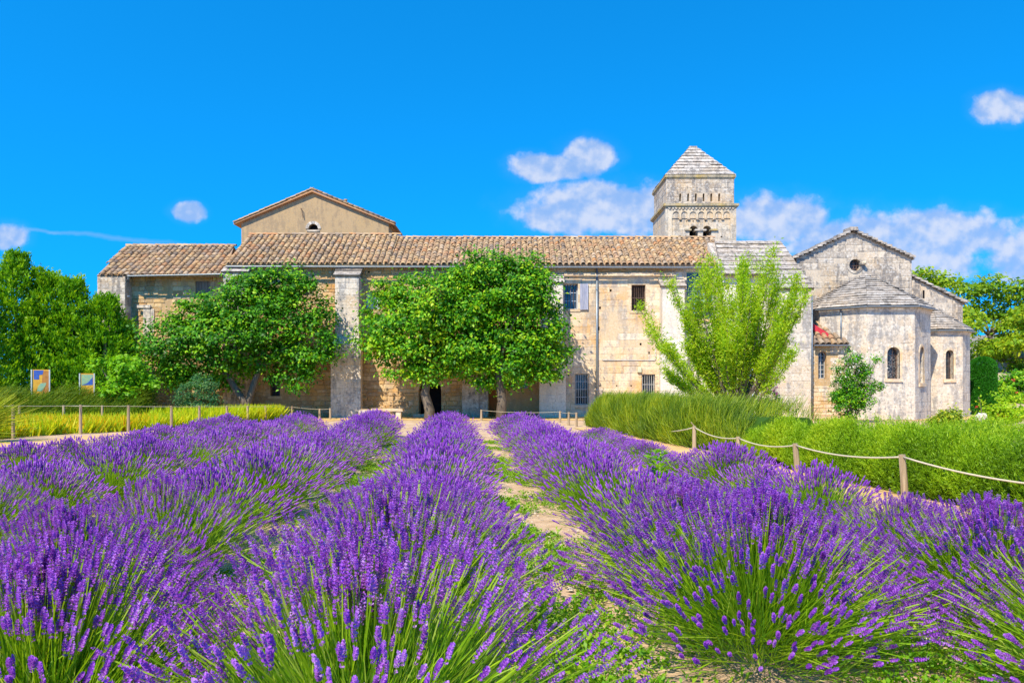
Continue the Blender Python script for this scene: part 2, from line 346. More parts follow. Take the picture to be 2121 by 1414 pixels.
def arch_pts(x0, x1, z1, n=10):
    c = (x0 + x1) / 2; r = (x1 - x0) / 2
    return [(c - r * math.cos(math.pi * k / n), z1 - r + r * math.sin(math.pi * k / n)) for k in range(n + 1)]
def panel(mb, M, x0, x1, z0, z1, holes=(), depth=0.35, gable=None, back=True, mi=0, thick=0.0):
    """a wall face with recessed rectangular, arched or round openings; holes: (x0,x1,z0,z1,shape)"""
    xs = sorted({x0, x1} | {min(max(h[i], x0), x1) for h in holes for i in (0, 1)})
    zs = sorted({z0, z1} | {min(max(h[i], z0), z1) for h in holes for i in (2, 3)})
    T = lambda x, z, y=0.0: M @ Vector((x, y, z))
    for i in range(len(xs) - 1):
        for j in range(len(zs) - 1):
            xm, zm = (xs[i] + xs[i+1]) / 2, (zs[j] + zs[j+1]) / 2
            if any(h[0] < xm < h[1] and h[2] < zm < h[3] for h in holes): continue
            mb.add([T(xs[i], zs[j]), T(xs[i+1], zs[j]), T(xs[i+1], zs[j+1]), T(xs[i], zs[j+1])], [(0, 1, 2, 3)], mi, 0.5)
    for h in holes:
        a, b, c, d = h[:4]; shape = h[4] if len(h) > 4 else 'rect'; dp = h[5] if len(h) > 5 else depth
        if shape == 'rect': ring = [(a, c), (b, c), (b, d), (a, d)]
        elif shape == 'arch': ring = [(a, c), (b, c)] + arch_pts(a, b, d)[::-1]
        else:
            cx, cz, r = (a + b) / 2, (c + d) / 2, (b - a) / 2
            ring = [(cx + r * math.cos(2 * math.pi * k / 24 - math.pi * .75), cz + r * math.sin(2 * math.pi * k / 24 - math.pi * .75)) for k in range(24)]
        if shape == 'arch':
            pts = arch_pts(a, b, d); mid = len(pts) // 2
            for k in range(len(pts) - 1):
                cor = (a, d) if k < mid else (b, d)
                mb.add([T(*cor), T(*pts[k]), T(*pts[k+1])], [(0, 1, 2)], mi, 0.5)
        if shape == 'round':
            for q, cor in enumerate([(a, c), (b, c), (b, d), (a, d)]):
                seg = [ring[(q * 6 + k) % 24] for k in range(-3, 4)]
                for k in range(6): mb.add([T(*cor), T(*seg[k+1]), T(*seg[k])], [(0, 1, 2)], mi, 0.5)
                nx = [(b, c), (b, d), (a, d), (a, c)][q]
                mb.add([T(*cor), T(*nx), T(*seg[6])], [(0, 1, 2)], mi, 0.5)
        n = len(ring)
        for k in range(n):
            p, q = ring[k], ring[(k + 1) % n]
            mb.add([T(*p), T(*p, dp), T(*q, dp), T(*q)], [(0, 1, 2, 3)], mi, 0.5)
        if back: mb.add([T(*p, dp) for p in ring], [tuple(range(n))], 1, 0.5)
    if gable:
        mb.add([T(x0, z1), T(x1, z1)] + [T(*p) for p in gable], [tuple(range(2 + len(gable)))], mi, 0.5)

def stone_unit(k, rough):
    rr = random.Random(100 + k)
    j = lambda a: rr.uniform(-a, a)
    o = [(-.5 + j(rough), -.5 + j(rough)), (.5 + j(rough), -.5 + j(rough)), (.5 + j(rough), .5 + j(rough)), (-.5 + j(rough), .5 + j(rough))]
    vs = [(x, 0.3, z) for x, z in o] + [(x, -.55, z) for x, z in o]
    vs += [(x * (.80 + j(.04)), -1 + j(.25), z * (.76 + j(.04))) for x, z in o]
    fs = []
    for b in (0, 4):
        for i in range(4): fs.append((b + i, b + (i + 1) % 4, b + 4 + (i + 1) % 4, b + 4 + i))
    fs.append((8, 9, 10, 11))
    return vs, fs
UNITS = {}
def stone_units(mat, rough):
    key = (mat.name, rough)
    if key not in UNITS:
        L = []
        for k in range(8):
            vs, fs = stone_unit(k, rough); me = bpy.data.meshes.new('stone'); me.from_pydata(vs, [], fs); me.materials.append(mat); L.append((me, vs, fs))
        UNITS[key] = L
    return UNITS[key]

def courses(x0, x1, z0, z1, ln, ht, holes=(), skip=0.0, span=None, margin=0.02, plaster=()):
    out = []; z = z0
    while z < z1 - 0.06:
        h = min(R(*ht), z1 - z); a, b = (x0, x1) if span is None else span(z + h * 0.6)
        x = a + R(-.3, 0)
        while x < b - 0.05:
            w = R(*ln); xa, xb = max(x, a), min(x + w, b)
            for hh in holes:                                       # cut stones at the openings
                if hh[2] - margin < z + h and hh[3] + margin > z and hh[0] - margin < xb and hh[1] + margin > xa:
                    if xa < hh[0] - margin: xb = hh[0] - margin
                    elif xb > hh[1] + margin: xa = hh[1] + margin
                    else: xa = xb
            cx, cz = (xa + xb) / 2, z + h / 2
            inp = any(p[0] < cx < p[1] and p[2] < cz < p[3] for p in plaster)
            if xb - xa > 0.07 and not inp and random.random() > skip: out.append((xa, z, xb - xa, h))
            x += w
        z += h
    return out
def lay(parent, M, rects, mat, gap=0.015, proud=0.02, rough=0.05, limit=280, seen=None, tilt=0.015, vary=0.5):
    units = stone_units(mat, rough)
    order = sorted(rects, key=lambda r: -(r[2] * r[3]) - (1e3 if (seen is None or seen(r)) else 0))
    rest = MB()
    for i, (x, z, w, h) in enumerate(order):
        u, vs, fs = units[random.randrange(8)]
        m = M @ Matrix.Translation((x + w / 2, 0, z + h / 2)) @ Matrix.Rotation(R(-tilt, tilt), 4, 'Y') @ Matrix.Diagonal((max(w - gap, .03), proud * R(1 - vary, 1 + vary), max(h - gap, .03), 1))
        if i < limit:
            o = bpy.data.objects.new('stone', u); COL.objects.link(o); o.parent = parent; o.matrix_basis = m
        else: rest.add([m @ Vector(p) for p in vs], fs)
    if rest.v: tag(rest.build('small_stones', mat, parent), kind='stuff')

# ------------------------------------------------------------------ roofs
def tile_unit():
    n = 6; vs = []; L = 0.50
    for r, y, zo in ((.118, 0, .012), (.092, L, 0), (.098, 0, .008), (.09, .2, .004)):
        for k in range(n + 1):
            q = math.pi * k / n; vs.append((-r * math.cos(q), y, r * 0.92 * math.sin(q) + zo))
    m = n + 1; fs = []
    for k in range(n):
        fs += [(k, k+1, m+k+1, m+k), (2*m+k, 2*m+k+1, k+1, k), (3*m+k, 3*m+k+1, 2*m+k+1, 2*m+k)]
    return vs, fs
TV, TF = tile_unit(); TILE = bpy.data.meshes.new('roof_tile'); TILE.from_pydata(TV, [], TF); TILE.materials.append(MAT['tile'])
TILE.polygons.foreach_set('use_smooth', [True] * len(TF))

def tile_roof(parent, xe, ye, ze, xr, yr, zr, name='roof', pitch=0.30, course=0.37, limit=295, budget=None, ridge=True, backdepth=3.5):
    """xe/xr: (left,right) at eave and ridge, straight up the slope; a bed sheet with tiles laid on it"""
    S = math.hypot(yr - ye, zr - ze); a = math.atan2(zr - ze, yr - ye)
    mb = MB(); t = 0.10
    nrm = Vector((0, -math.sin(a), math.cos(a)))
    A = [Vector((xe[0], ye, ze)), Vector((xe[1], ye, ze)), Vector((xr[1], yr, zr)), Vector((xr[0], yr, zr))]
    mb.add(A + [p - nrm * t for p in A], [(0,1,2,3), (7,6,5,4), (0,4,5,1), (1,5,6,2), (3,2,6,7), (0,3,7,4)], 0, .2)
    if backdepth:
        B = [A[3], A[2], A[2] + Vector((0, backdepth, -backdepth * .5)), A[3] + Vector((0, backdepth, -backdepth * .5))]
        mb.add([p - Vector((0, 0, .02)) for p in B], [(0, 1, 2, 3)], 0, .4)
    bed = mb.build(name, MAT['tile'], parent)
    rest = MB(); made = 0; nc = int(round(S / course)); lo, hi = min(xe[0], xr[0]), max(xe[1], xr[1])
    ncol = max(1, round((hi - lo) / pitch)); pitch = (hi - lo) / ncol
    for j in range(nc):
        s = j * course - 0.06; tt = (j + .5) / nc
        xl, xh = xe[0] + (xr[0] - xe[0]) * tt, xe[1] + (xr[1] - xe[1]) * tt
        for i in range(ncol):
            x = lo + (i + .5) * pitch
            if x < xl + .02 or x > xh - .02: continue
            sag = 0.03 * math.sin(x * 0.45) * math.sin(math.pi * tt) + 0.02 * math.sin(x * 1.7)
            p = Vector((x + R(-.02, .02) , ye, ze)) + Vector((0, math.cos(a), math.sin(a))) * (s + R(-.035, .035)) + nrm * (0.02 + sag * .5 + R(0, .02))
            m = Matrix.Translation(p) @ Matrix.Rotation(a - 0.035 + R(-.015, .015), 4, 'X') @ Matrix.Rotation(R(-.05, .05), 4, 'Z') @ Matrix.Diagonal((R(.95, 1.1), 1, R(.9, 1.1), 1))
            if made < limit:
                o = bpy.data.objects.new('roof_tile', TILE); COL.objects.link(o); o.parent = bed; o.matrix_basis = m; made += 1
            else: rest.add([m @ Vector(q) for q in TV], TF)
    if rest.v: tag(rest.build('upper_roof_tiles', MAT['tile'], bed, True), kind='stuff')
    if ridge:
        rb = MB(); x = xr[0]
        while x < xr[1]:
            m = Matrix.Translation((x + R(-.02, .02), yr, zr + .02 + R(0, .02))) @ Matrix.Rotation(-math.pi / 2, 4, 'Z') @ Matrix.Diagonal((1.15, 1, 1, 1))
            rb.add([m @ Vector(q) for q in TV], TF); x += .4
        tag(rb.build('ridge_tiles', MAT['tile'], bed, True), kind='stuff')
    return bed

def slab(parent, a, b, c, d, thick, mat, jit=0.015, name='roof_slab'):
    """one stone slab: a-b lower edge, d-c upper edge"""
    a, b, c, d = (Vector(p) for p in (a, b, c, d))
    n = (b - a).cross(d - a).normalized(); th = thick * R(.7, 1.3)
    lift = n * R(0, jit)
    J = lambda: Vector((R(-jit, jit), R(-jit, jit), R(-jit, jit))) * 0.8
    top = [a + lift + J() + n * th * .45, b + lift + J() + n * th * .45, c + lift, d + lift]
    bot = [p - n * th for p in top]
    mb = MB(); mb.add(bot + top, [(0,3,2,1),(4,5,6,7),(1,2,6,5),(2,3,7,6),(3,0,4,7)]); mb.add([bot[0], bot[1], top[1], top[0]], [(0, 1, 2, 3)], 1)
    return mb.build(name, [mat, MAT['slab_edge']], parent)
def slab_face(parent, a, b, c, d, ncourse, slen, thick, over=0.35, mat=None, profile=None):
    """a quad roof face a-b eave, d-c ridge laid in overlapping slab courses"""
    a, b, c, d = (Vector(p) for p in (a, b, c, d)); mat = mat or MAT['slab']
    for j in range(ncourse):
        t0, t1 = j / ncourse, min(1.0, (j + 1 + over) / ncourse)
        l0, r0 = a.lerp(d, t0), b.lerp(c, t0); l1, r1 = a.lerp(d, t1), b.lerp(c, t1)
        n = max(1, int(round((r0 - l0).length / (slen * R(.85, 1.15)))))
        cuts = [0] + sorted(min(.95, max(.05, (k + R(-.2, .2)) / n)) for k in range(1, n)) + [1]
        for k in range(n):
            e = 0.0012
            slab(parent, l0.lerp(r0, cuts[k] + e), l0.lerp(r0, cuts[k+1] - e), l1.lerp(r1, cuts[k+1] - e), l1.lerp(r1, cuts[k] + e), thick, mat)
def cone_roof(parent, C, prof, angs, mat=None, slen=.75, thick=.07):
    """stepped stone cone over a polygon; prof: (radius, z) from eave to apex"""
    for (r0, z0), (r1, z1) in zip(prof[:-1], prof[1:]):
        rr, zz = r1 - (r0 - r1) * .3, z1 + (z1 - z0) * .3 * .6
        rr = max(rr, .02)
        for a0, a1 in zip(angs[:-1], angs[1:]):
            P = lambda a, r, z: Vector((C[0] + r * math.sin(a), C[1] - r * math.cos(a), z))
            slab_face(parent, P(a0, r0, z0), P(a1, r0, z0), P(a1, rr, zz), P(a0, rr, zz), 1, slen, thick, 0, mat)

# ------------------------------------------------------------------ openings
def window(parent, M, x0, x1, z0, z1, depth=0.3, arch=False, frame=None, mull=(1, 3), bars=None, barmat=None, pane='glass', fw=0.05, surround=None, name='window', sill=None, label=None):
    mb = MB(); T = M
    y = depth - 0.06
    fm = MAT[frame] if frame else MAT['iron']
    w = fw
    if arch:
        pts = [(x0, z0)] + arch_pts(x0, x1, z1) + [(x1, z0)]
        for p, q in zip(pts[:-1], pts[1:]):
            c = ((x0 + x1) / 2, z1 - (x1 - x0) / 2)
            ins = lambda p_: (p_[0] + (c[0] - p_[0]) * .16, p_[1] + (c[1] - p_[1]) * (.16 if p_[1] > c[1] else 0))
            a, b = ins(p), ins(q)
            mb.add([T @ Vector(v) for v in ((p[0], y, p[1]), (q[0], y, q[1]), (b[0], y, b[1]), (a[0], y, a[1]), (p[0], y + .05, p[1]), (q[0], y + .05, q[1]), (b[0], y + .05, b[1]), (a[0], y + .05, a[1]))],
                   [(0,1,2,3),(3,2,6,7),(0,4,5,1)])
        mb.box((x0, y, z0), (x1, y + .05, z0 + w), 0, T)
    else:
        for a, b in (((x0, y, z0), (x0 + w, y + .05, z1)), ((x1 - w, y, z0), (x1, y + .05, z1)), ((x0 + w, y, z0), (x1 - w, y + .05, z0 + w)), ((x0 + w, y, z1 - w), (x1 - w, y + .05, z1))):
            mb.box(a, b, 0, T)
    o = mb.build(name, fm, parent)
    if label: o['label'] = label
    pb = MB()
    ring = [(x0, z0), (x1, z0), (x1, z1), (x0, z1)] if not arch else [(x0, z0), (x1, z0)] + arch_pts(x0, x1, z1)[::-1]
    pb.add([T @ Vector((p[0], depth - .02, p[1])) for p in ring], [tuple(range(len(ring)))])
    pb.build('pane', MAT[pane], o)
    if mull:
        nx, nz = mull
        for i in range(1, nx + 1):
            xx = x0 + (x1 - x0) * i / (nx + 1); m_ = MB(); m_.box((xx - .02, y + .005, z0 + w), (xx + .02, y + .045, z1 - w), 0, T); m_.build('mullion', fm, o)
        for i in range(1, nz + 1):
            zz = z0 + (z1 - z0) * i / (nz + 1); m_ = MB(); m_.box((x0 + w, y + .01, zz - .015), (x1 - w, y + .04, zz + .015), 0, T); m_.build('glazing_bar', fm, o)
    if bars:
        n, hz, yb = bars
        bm = MAT[barmat or 'iron']
        for i in range(n):
            xx = x0 + (x1 - x0) * (i + .5) / n; m_ = MB(); m_.tube([T @ Vector((xx, yb, z0)), T @ Vector((xx, yb, z1))], .014, 6); m_.build('bar', bm, o)
        for i in range(hz):
            zz = z0 + (z1 - z0) * (i + 1) / (hz + 1); m_ = MB(); m_.box((x0, yb - .012, zz - .012), (x1, yb + .012, zz + .012), 0, T); m_.build('crossbar', bm, o)
    if surround:
        sm = MAT[surround]; s = MB()
        for zz in np.arange(z0, z1 - .1, .36):
            for xa, xb in ((x0 - R(.14, .26), x0 - .004), (x1 + .004, x1 + R(.14, .26))):
                q = MB(); q.box((xa, -.022 + R(-.006, .006), zz + .008), (xb, .1, min(zz + .35, z1)), 0, T); q.build('jamb_stone', sm, o)
        q = MB(); q.box((x0 - .2, -.026, z1 + .006), (x1 + .2, .1, z1 + .26), 0, T); q.build('lintel', sm, o)
        q = MB(); q.box((x0 - .12, -.05, z0 - .14), (x1 + .12, .1, z0 - .004), 0, T); q.build('sill', sm, o)
    return o
def pipe(parent, pts, r=.045, name='downpipe', mat='zinc'):
    mb = MB(); mb.tube(pts, r, 8); o = mb.build(name, MAT[mat], parent, True)
    if name == 'downpipe':
        p, q = Vector(pts[0]), Vector(pts[-1])
        for t in (.15, .5, .85):
            c = p.lerp(q, t); m_ = MB(); m_.tube([c - Vector((0, 0, .03)), c + Vector((0, 0, .03))], r * 1.3, 8); m_.build('pipe_collar', MAT[mat], o)
    return o
def gutter(parent, p0, p1, r=.075):
    p0, p1 = Vector(p0), Vector(p1); u = (p1 - p0).normalized(); side = Vector((0, 0, 1)).cross(u); n = 6
    mb = MB(); vs = []
    for p in (p0, p1):
        for rr in (r, r * .8):
            for k in range(n + 1):
                q = math.pi + math.pi * k / n; vs.append(p + side * math.cos(q) * rr + Vector((0, 0, 1)) * math.sin(q) * rr)
    m = n + 1; fs = []
    for k in range(n): fs += [(k, k+1, 2*m+k+1, 2*m+k), (m+k+1, m+k, 3*m+k, 3*m+k+1)]
    fs += [(0, 2*m, 3*m, m), (n, m+n, 3*m+n, 2*m+n)]
    mb.add(vs, fs); return mb.build('gutter', MAT['zinc'], parent, True)
def prism(mb, poly, y0, y1, mi=0, rnd=.5):
    """(x,z) outline pulled from y0 (front) to y1"""
    n = len(poly); vs = [(x, y0, z) for x, z in poly] + [(x, y1, z) for x, z in poly]
    mb.add(vs, [tuple(range(n)), tuple(range(2*n-1, n-1, -1))] + [(i, n+i, n+(i+1)%n, (i+1)%n) for i in range(n)], mi, rnd)

def H(px0, px1, py0, py1, D=40.0, shape='rect', dp=None):
    h = (X(px0, D), X(px1, D), Z(py1, D), Z(py0, D), shape)
    return h + ((dp,) if dp else ())

# ------------------------------------------------------------------ ground
def build_ground():
    mb = MB(); n = 60
    xs = np.concatenate([np.linspace(-900, -40, 8), np.linspace(-30, 40, 71), np.linspace(50, 900, 8)])
    ys = np.concatenate([np.linspace(-200, -5, 5), np.linspace(-2, 60, 63), np.linspace(70, 2500, 10)])
    V = []; r = np.random.default_rng(3)
    for y in ys:
        for x in xs:
            z = r.uniform(-.03, -.001) if abs(x) < 35 and 0 < y < 34 else -0.004
            V.append((x, y, z))
    k = len(xs)
    Q = [(j*k+i, j*k+i+1, (j+1)*k+i+1, (j+1)*k+i) for j in range(len(ys)-1) for i in range(k-1)]
    o = obj('ground', np_mesh('ground', V, Q, MAT['soil'], smooth=True)); tag(o, kind='structure')
build_ground()
def strip(name, pts_l, pts_r, mat, z):
    mb = MB()
    for (a, b), (c, d) in zip(zip(pts_l[:-1], pts_l[1:]), zip(pts_r[:-1], pts_r[1:])):
        mb.add([(a[0], a[1], z), (c[0], c[1], z), (d[0], d[1], z), (b[0], b[1], z)], [(0, 1, 2, 3)], 0, .5)
    tag(mb.build(name, mat), kind='structure')
strip('path_right', [(3.9, 5), (3.75, 10), (3.4, 16), (2.9, 25), (2.4, 30)], [(8.4, 5), (7.0, 10), (6.4, 16), (5.6, 25), (4.8, 30)], MAT['path'], .006)
strip('path_left', [(-15.2, 11), (-15.4, 20), (-13.6, 27), (-11.3, 33), (-9.6, 36)], [(-8.2, 11), (-8.5, 18), (-8.6, 24), (-8.4, 30), (-8.2, 36)], MAT['path'], .006)
strip('forecourt', [(-24, 36.1), (-24, 41)], [(30, 36.1), (30, 41)], MAT['path'], .011)

# ------------------------------------------------------------------ long wing
def build_wing():
    b = thing('monastery_wing', 'long two-storey ochre stone wing with clay tile roof and buttresses', 'building', (X(980), 40, 0))
    M = front(40); zt = Z(549) - .05
    x0, x1 = X(465), X(1608)
    win_a = H(1168, 1197, 588, 640); win_b = H(1308, 1337, 590, 643); win_c = H(1191, 1219, 774, 838); win_d = H(1329, 1357, 775, 838)
    win_e = H(1422, 1480, 562, 660); win_f = H(757, 786, 603, 640); win_g = H(560, 580, 778, 820); win_h = H(628, 650, 580, 612)
    door_a = H(868, 914, 785, 862, shape='arch', dp=.9); door_b = H(1013, 1041, 797, 862); win_s = H(1073, 1093, 791, 804)
    slit = H(524, 531, 775, 795)
    pk = [H(1263, 1267, 599, 604), H(1241, 1245, 635, 640), H(1325, 1329, 710, 715), H(1343, 1346, 728, 733), H(1276, 1279, 797, 800), H(1306, 1309, 797, 800), H(1241, 1244, 797, 800), H(762, 766, 561, 565), H(1239, 1242, 676, 684)]
    holes = [win_a, win_b, win_c, win_d, win_e, win_f, win_g, win_h, door_a, door_b, win_s, slit] + pk
    xa, xb = X(1118), X(1392)
    mb = MB()
    inside = lambda a, c: [h for h in holes if h[0] > a and h[1] < c]
    panel(mb, M, x0, X(952), -.2, zt, inside(x0, X(952)), .3, mi=0)
    panel(mb, M, X(952), xa, -.2, zt, inside(X(952), xa), .3, mi=2)
    panel(mb, M, xa, xb, -.2, zt, inside(xa, xb), .3, mi=3)
    panel(mb, M, xb, x1, -.2, zt, inside(xb, x1), .3, mi=4)
    mb.add([(x0, 40, -.2), (x0, 46, -.2), (x0, 46, zt), (x0, 40, zt)], [(0, 1, 2, 3)], 0, .5)
    mb.add([(x0, 46, -.2), (x1, 46, -.2), (x1, 46, zt), (x0, 46, zt)], [(0, 1, 2, 3)], 0, .5)
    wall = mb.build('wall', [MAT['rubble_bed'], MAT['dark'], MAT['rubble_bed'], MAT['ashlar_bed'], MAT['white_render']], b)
    # stones: warm rubble to the left, pale coursed blocks to the right
    pl = [(X(515), X(655), Z(622), Z(553)), (X(770), X(850), Z(620), Z(575)), (X(1042), X(1118), Z(870), Z(778)), (X(560), X(600), Z(860), Z(770))]
    def seen(r):
        px = CX + (r[0] + r[2] / 2) * 40; py = HY - (r[1] + r[3] / 2 - CH) * 40
        return not ((px < 690 and 590 < py < 800) or (750 < px < 1170 and 580 < py < 800)) and py < 862
    left = courses(x0, X(1118), 0, zt, (.22, .62), (.13, .27), holes, .06, plaster=pl)
    lay(wall, M, left, MAT['rubble'], .022, .034, .07, 150, seen, .03)
    corn = (X(1168), X(1400), Z(573), Z(564))
    right = courses(xa, xb, 0, Z(566), (.45, 1.05), (.28, .42), holes + [corn], .10, plaster=[(X(1255), X(1292), Z(705), Z(650)), (X(1300), X(1330), Z(690), Z(660))])
    lay(wall, M, right, MAT['ashlar'], .012, .013, .02, 150, None, .004)
    topc = courses(xa, X(1415), Z(564), zt, (.3, .7), (.14, .2), (), .05)
    lay(wall, M, topc, MAT['rubble'], .02, .035, .06, 60, None, .02)
    # string course under the eaves
    x = X(1168)
    while x < X(1398):
        w = R(.7, 1.3); m_ = MB(); m_.box((x, 39.86 + R(-.02, .02), Z(572)), (min(x + w, X(1400)) - .012, 40.1, Z(565) + R(-.02, .02)), jit=.008); m_.build('cornice_stone', MAT['ashlar'], wall); x += w
    # openings
    window(b, M, *win_a[:4], frame='blue_frame', mull=(1, 2), bars=(5, 0, .22), pane='glass', surround='ashlar')
    sh = MB(); sx0, sx1, sz0, sz1 = H(1201, 1218, 588, 642)[:4]
    shut = MB(); shut.box((sx0 + .02, 39.93, sz0 + .12), (sx1 - .02, 39.95, sz0 + .2)); shut.box((sx0 + .02, 39.93, sz1 - .2), (sx1 - .02, 39.95, sz1 - .12))
    so = shut.build('shutter', MAT['shutter_blue'], b); so['label'] = 'peeling blue wooden shutter folded back'
    for k in range(4):
        q = MB(); w = (sx1 - sx0) / 4; q.box((sx0 + k * w + .004, 39.905, sz0 + R(0, .01)), (sx0 + (k + 1) * w - .004, 39.93, sz1)); q.build('plank', MAT['shutter_blue'], so)
    window(b, M, *win_b[:4], bars=(7, 1, .1), mull=None, pane='dark', surround='ashlar')
    window(b, M, *win_c[:4], frame='white_iron', bars=(6, 3, .06), barmat='white_iron', mull=None, surround='ashlar')
    window(b, M, *win_d[:4], frame='white_iron', bars=(6, 2, .06), barmat='white_iron', mull=None, surround='ashlar')
    window(b, M, *win_e[:4], frame='teal_frame', mull=(2, 4), surround='ashlar')
    window(b, M, *win_f[:4], frame='blue_frame', mull=(1, 2), pane='curtain')
    window(b, M, *win_g[:4], bars=(3, 3, .1), mull=None, pane='glass', surround='rubble')
    window(b, M, *win_h[:4], frame='shutter_brown', mull=(2, 0), pane='shutter_brown')
    window(b, M, *win_s[:4], depth=.15, frame='blue_frame', mull=None)
    d = MB(); d.box((door_b[0], 40.12, door_b[2]), (door_b[1], 40.18, door_b[3])); do = d.build('door', MAT['door_rust'], b); do['label'] = 'rust orange plank door'
    for k in range(4):
        w = (door_b[1] - door_b[0]) / 4; q = MB(); q.box((door_b[0] + k * w + .005, 40.10, door_b[2]), (door_b[0] + (k + 1) * w - .005, 40.12, door_b[3] - .01)); q.build('plank', MAT['door_rust'], do)
    q = MB(); q.tube([(door_b[0] + .1, 40.08, 1.0), (door_b[0] + .1, 40.05, 1.0), (door_b[0] + .2, 40.05, 1.0)], .012, 6); q.build('handle', MAT['iron'], do)
    # open arched doorway with a stone step; a near-black sheet paints its unlit depth
    q = MB(); q.box((door_a[0], 40.82, -.1), (door_a[1], 40.88, door_a[3])); dd = q.build('door', MAT['dark'], b); dd['label'] = 'dark arched doorway'
    ap = arch_pts(door_a[0], door_a[1], door_a[3])
    for k in range(len(ap) - 1):
        c = ((door_a[0] + door_a[1]) / 2, door_a[3] - (door_a[1] - door_a[0]) / 2)
        o_ = lambda p: (p[0] + (p[0] - c[0]) * .42, p[1] + (p[1] - c[1]) * .42)
        m_ = MB(); prism(m_, [ap[k], ap[k+1], o_(ap[k+1]), o_(ap[k])], 39.955 + R(-.01, .01), 40.05); m_.build('arch_stone', MAT['rubble'], dd)
    q = MB(); q.box((door_a[0] - .25, 39.5, -.05), (door_a[1] + .25, 39.99, .16), jit=.01); q.build('step', MAT['ashlar'], dd)
    # buttresses
    def buttress(px0, px1, py_cap, D, mat, lower=None, lab=None, bed=None, stones=True):
        a, c = X(px0, D), X(px1, D); zc = Z(py_cap, D)
        m_ = MB(); m_.box((a, D, -.2), (c, 40.02, zc), rnd=.5); o = m_.build('buttress', MAT[bed or mat], b)
        if lab: o['label'] = lab
        if stones:
            lay(o, front(D), courses(a, c, 0, zc, (.5, 1.0), (.28, .4)), MAT[mat], .012, .013, .02, 90, None, .004)
            lay(o, plane((c, D, 0), (0, 1, 0)), courses(0, 40 - D, 0, zc, (.4, .9), (.28, .4)), MAT[mat], .012, .013, .02, 40, None, .004)
        # weathered sloping cap slabs
        sl = .62
        n = 2
        for k in range(n):
            y0, z0 = D - .10 + k * (40 - D) / n, zc + k * (40 - D) / n * sl
            slab(o, (a - .08, y0, z0), (c + .08, y0, z0), (c + .08, y0 + (40 - D) / n * 1.3 + .1, z0 + ((40 - D) / n * 1.3 + .1) * sl), (a - .08, y0 + (40 - D) / n * 1.3 + .1, z0 + ((40 - D) / n * 1.3 + .1) * sl), .09, MAT['slab'], name='cap_slab')
        if lower:
            p0, p1, py, D2 = lower; a2, c2, z2 = X(p0, D2), X(p1, D2), Z(py, D2)
            m_ = MB(); m_.box((a2, D2, -.2), (c2, D - .002, z2), rnd=.5)
            m_.add([(a2, D2, z2), (c2, D2, z2), (c, D - .002, z2 + .45), (a, D - .002, z2 + .45), (c2, D - .002, z2), (a2, D - .002, z2)], [(0, 1, 2, 3), (1, 4, 2), (0, 3, 5)], 0, .5)
            lo = m_.build('buttress_foot', MAT[bed or mat], o)
            st = courses(a2, c2, 0, z2, (.55, 1.1), (.34, .5))
            lay(o, front(D2), st, MAT[mat], .012, .013, .02, 70, None, .004)
        return o
    buttress(462, 512, 563, 39.3, 'grey_stone', lab='grey stone buttress beside the gutter step', bed='grey_bed')
    buttress(694, 743, 571, 39.2, 'limewash', (685, 747, 712, 38.7), 'tall pale buttress between the round trees', 'limewash_bed')
    buttress(1120, 1166, 586, 39.2, 'white_render', (1117, 1172, 735, 38.9), None, 'white_render', False)
    buttress(1372, 1418, 594, 39.2, 'white_render', (1368, 1424, 720, 38.9), None, 'white_render', False)
    buttress(957, 1010, 640, 39.5, 'grey_stone', None, None, 'grey_bed')
    m_ = MB(); m_.box((X(1042), 39.75, -.2), (X(1116), 40.0, Z(781, 39.75)), rnd=.4); m_.box((X(1068), 39.735, Z(806, 39.75)), (X(1096), 39.77, Z(804, 39.75)), rnd=.2)
    # roof, gutter, pipes
    tile_roof(b, (X(467, 39.6), X(805, 39.6)), 39.55, Z(547, 39.55), (X(467, 39.6), X(805, 39.6)), 43.2, Z(487, 43.2), 'roof', limit=110)
    tile_roof(b, (X(805, 39.6), X(1495, 39.6)), 39.55, Z(548, 39.55), (X(805, 39.6), X(1478, 43.2)), 43.2, Z(493.5, 43.2), 'roof', limit=185)
    gutter(b, (X(468, 39.4), 39.42, Z(551, 39.42)), (X(1497, 39.4), 39.42, Z(553, 39.42)))
    m_ = MB(); m_.box((x0, 39.62, zt - .02), (x1 - .5, 40.0, zt + .04), rnd=.3); m_.build('eaves_board', MAT['rubble'], b)
    pipe(b, [(X(1236), 39.9, Z(556)), (X(1236), 39.9, .3)], .06)
    pipe(b, [(X(1247), 39.965, Z(744)), (X(1249), 39.965, Z(746)), (X(1356), 39.965, Z(746)), (X(1358), 39.965, Z(744)), (X(1358), 39.965, Z(722))], .02, 'conduit', 'white_iron')
    m_ = MB(); x, z = X(1320), Z(771); m_.box((x, 39.86, z), (x + .2, 39.985, z + .3)); bx_ = m_.build('meter_box', MAT['pale_box'], b)
    m_ = MB(); m_.box((x + .02, 39.85, z + .02), (x + .18, 39.86, z + .28)); m_.build('lid', MAT['pale_box'], bx_)
    return b
build_wing()

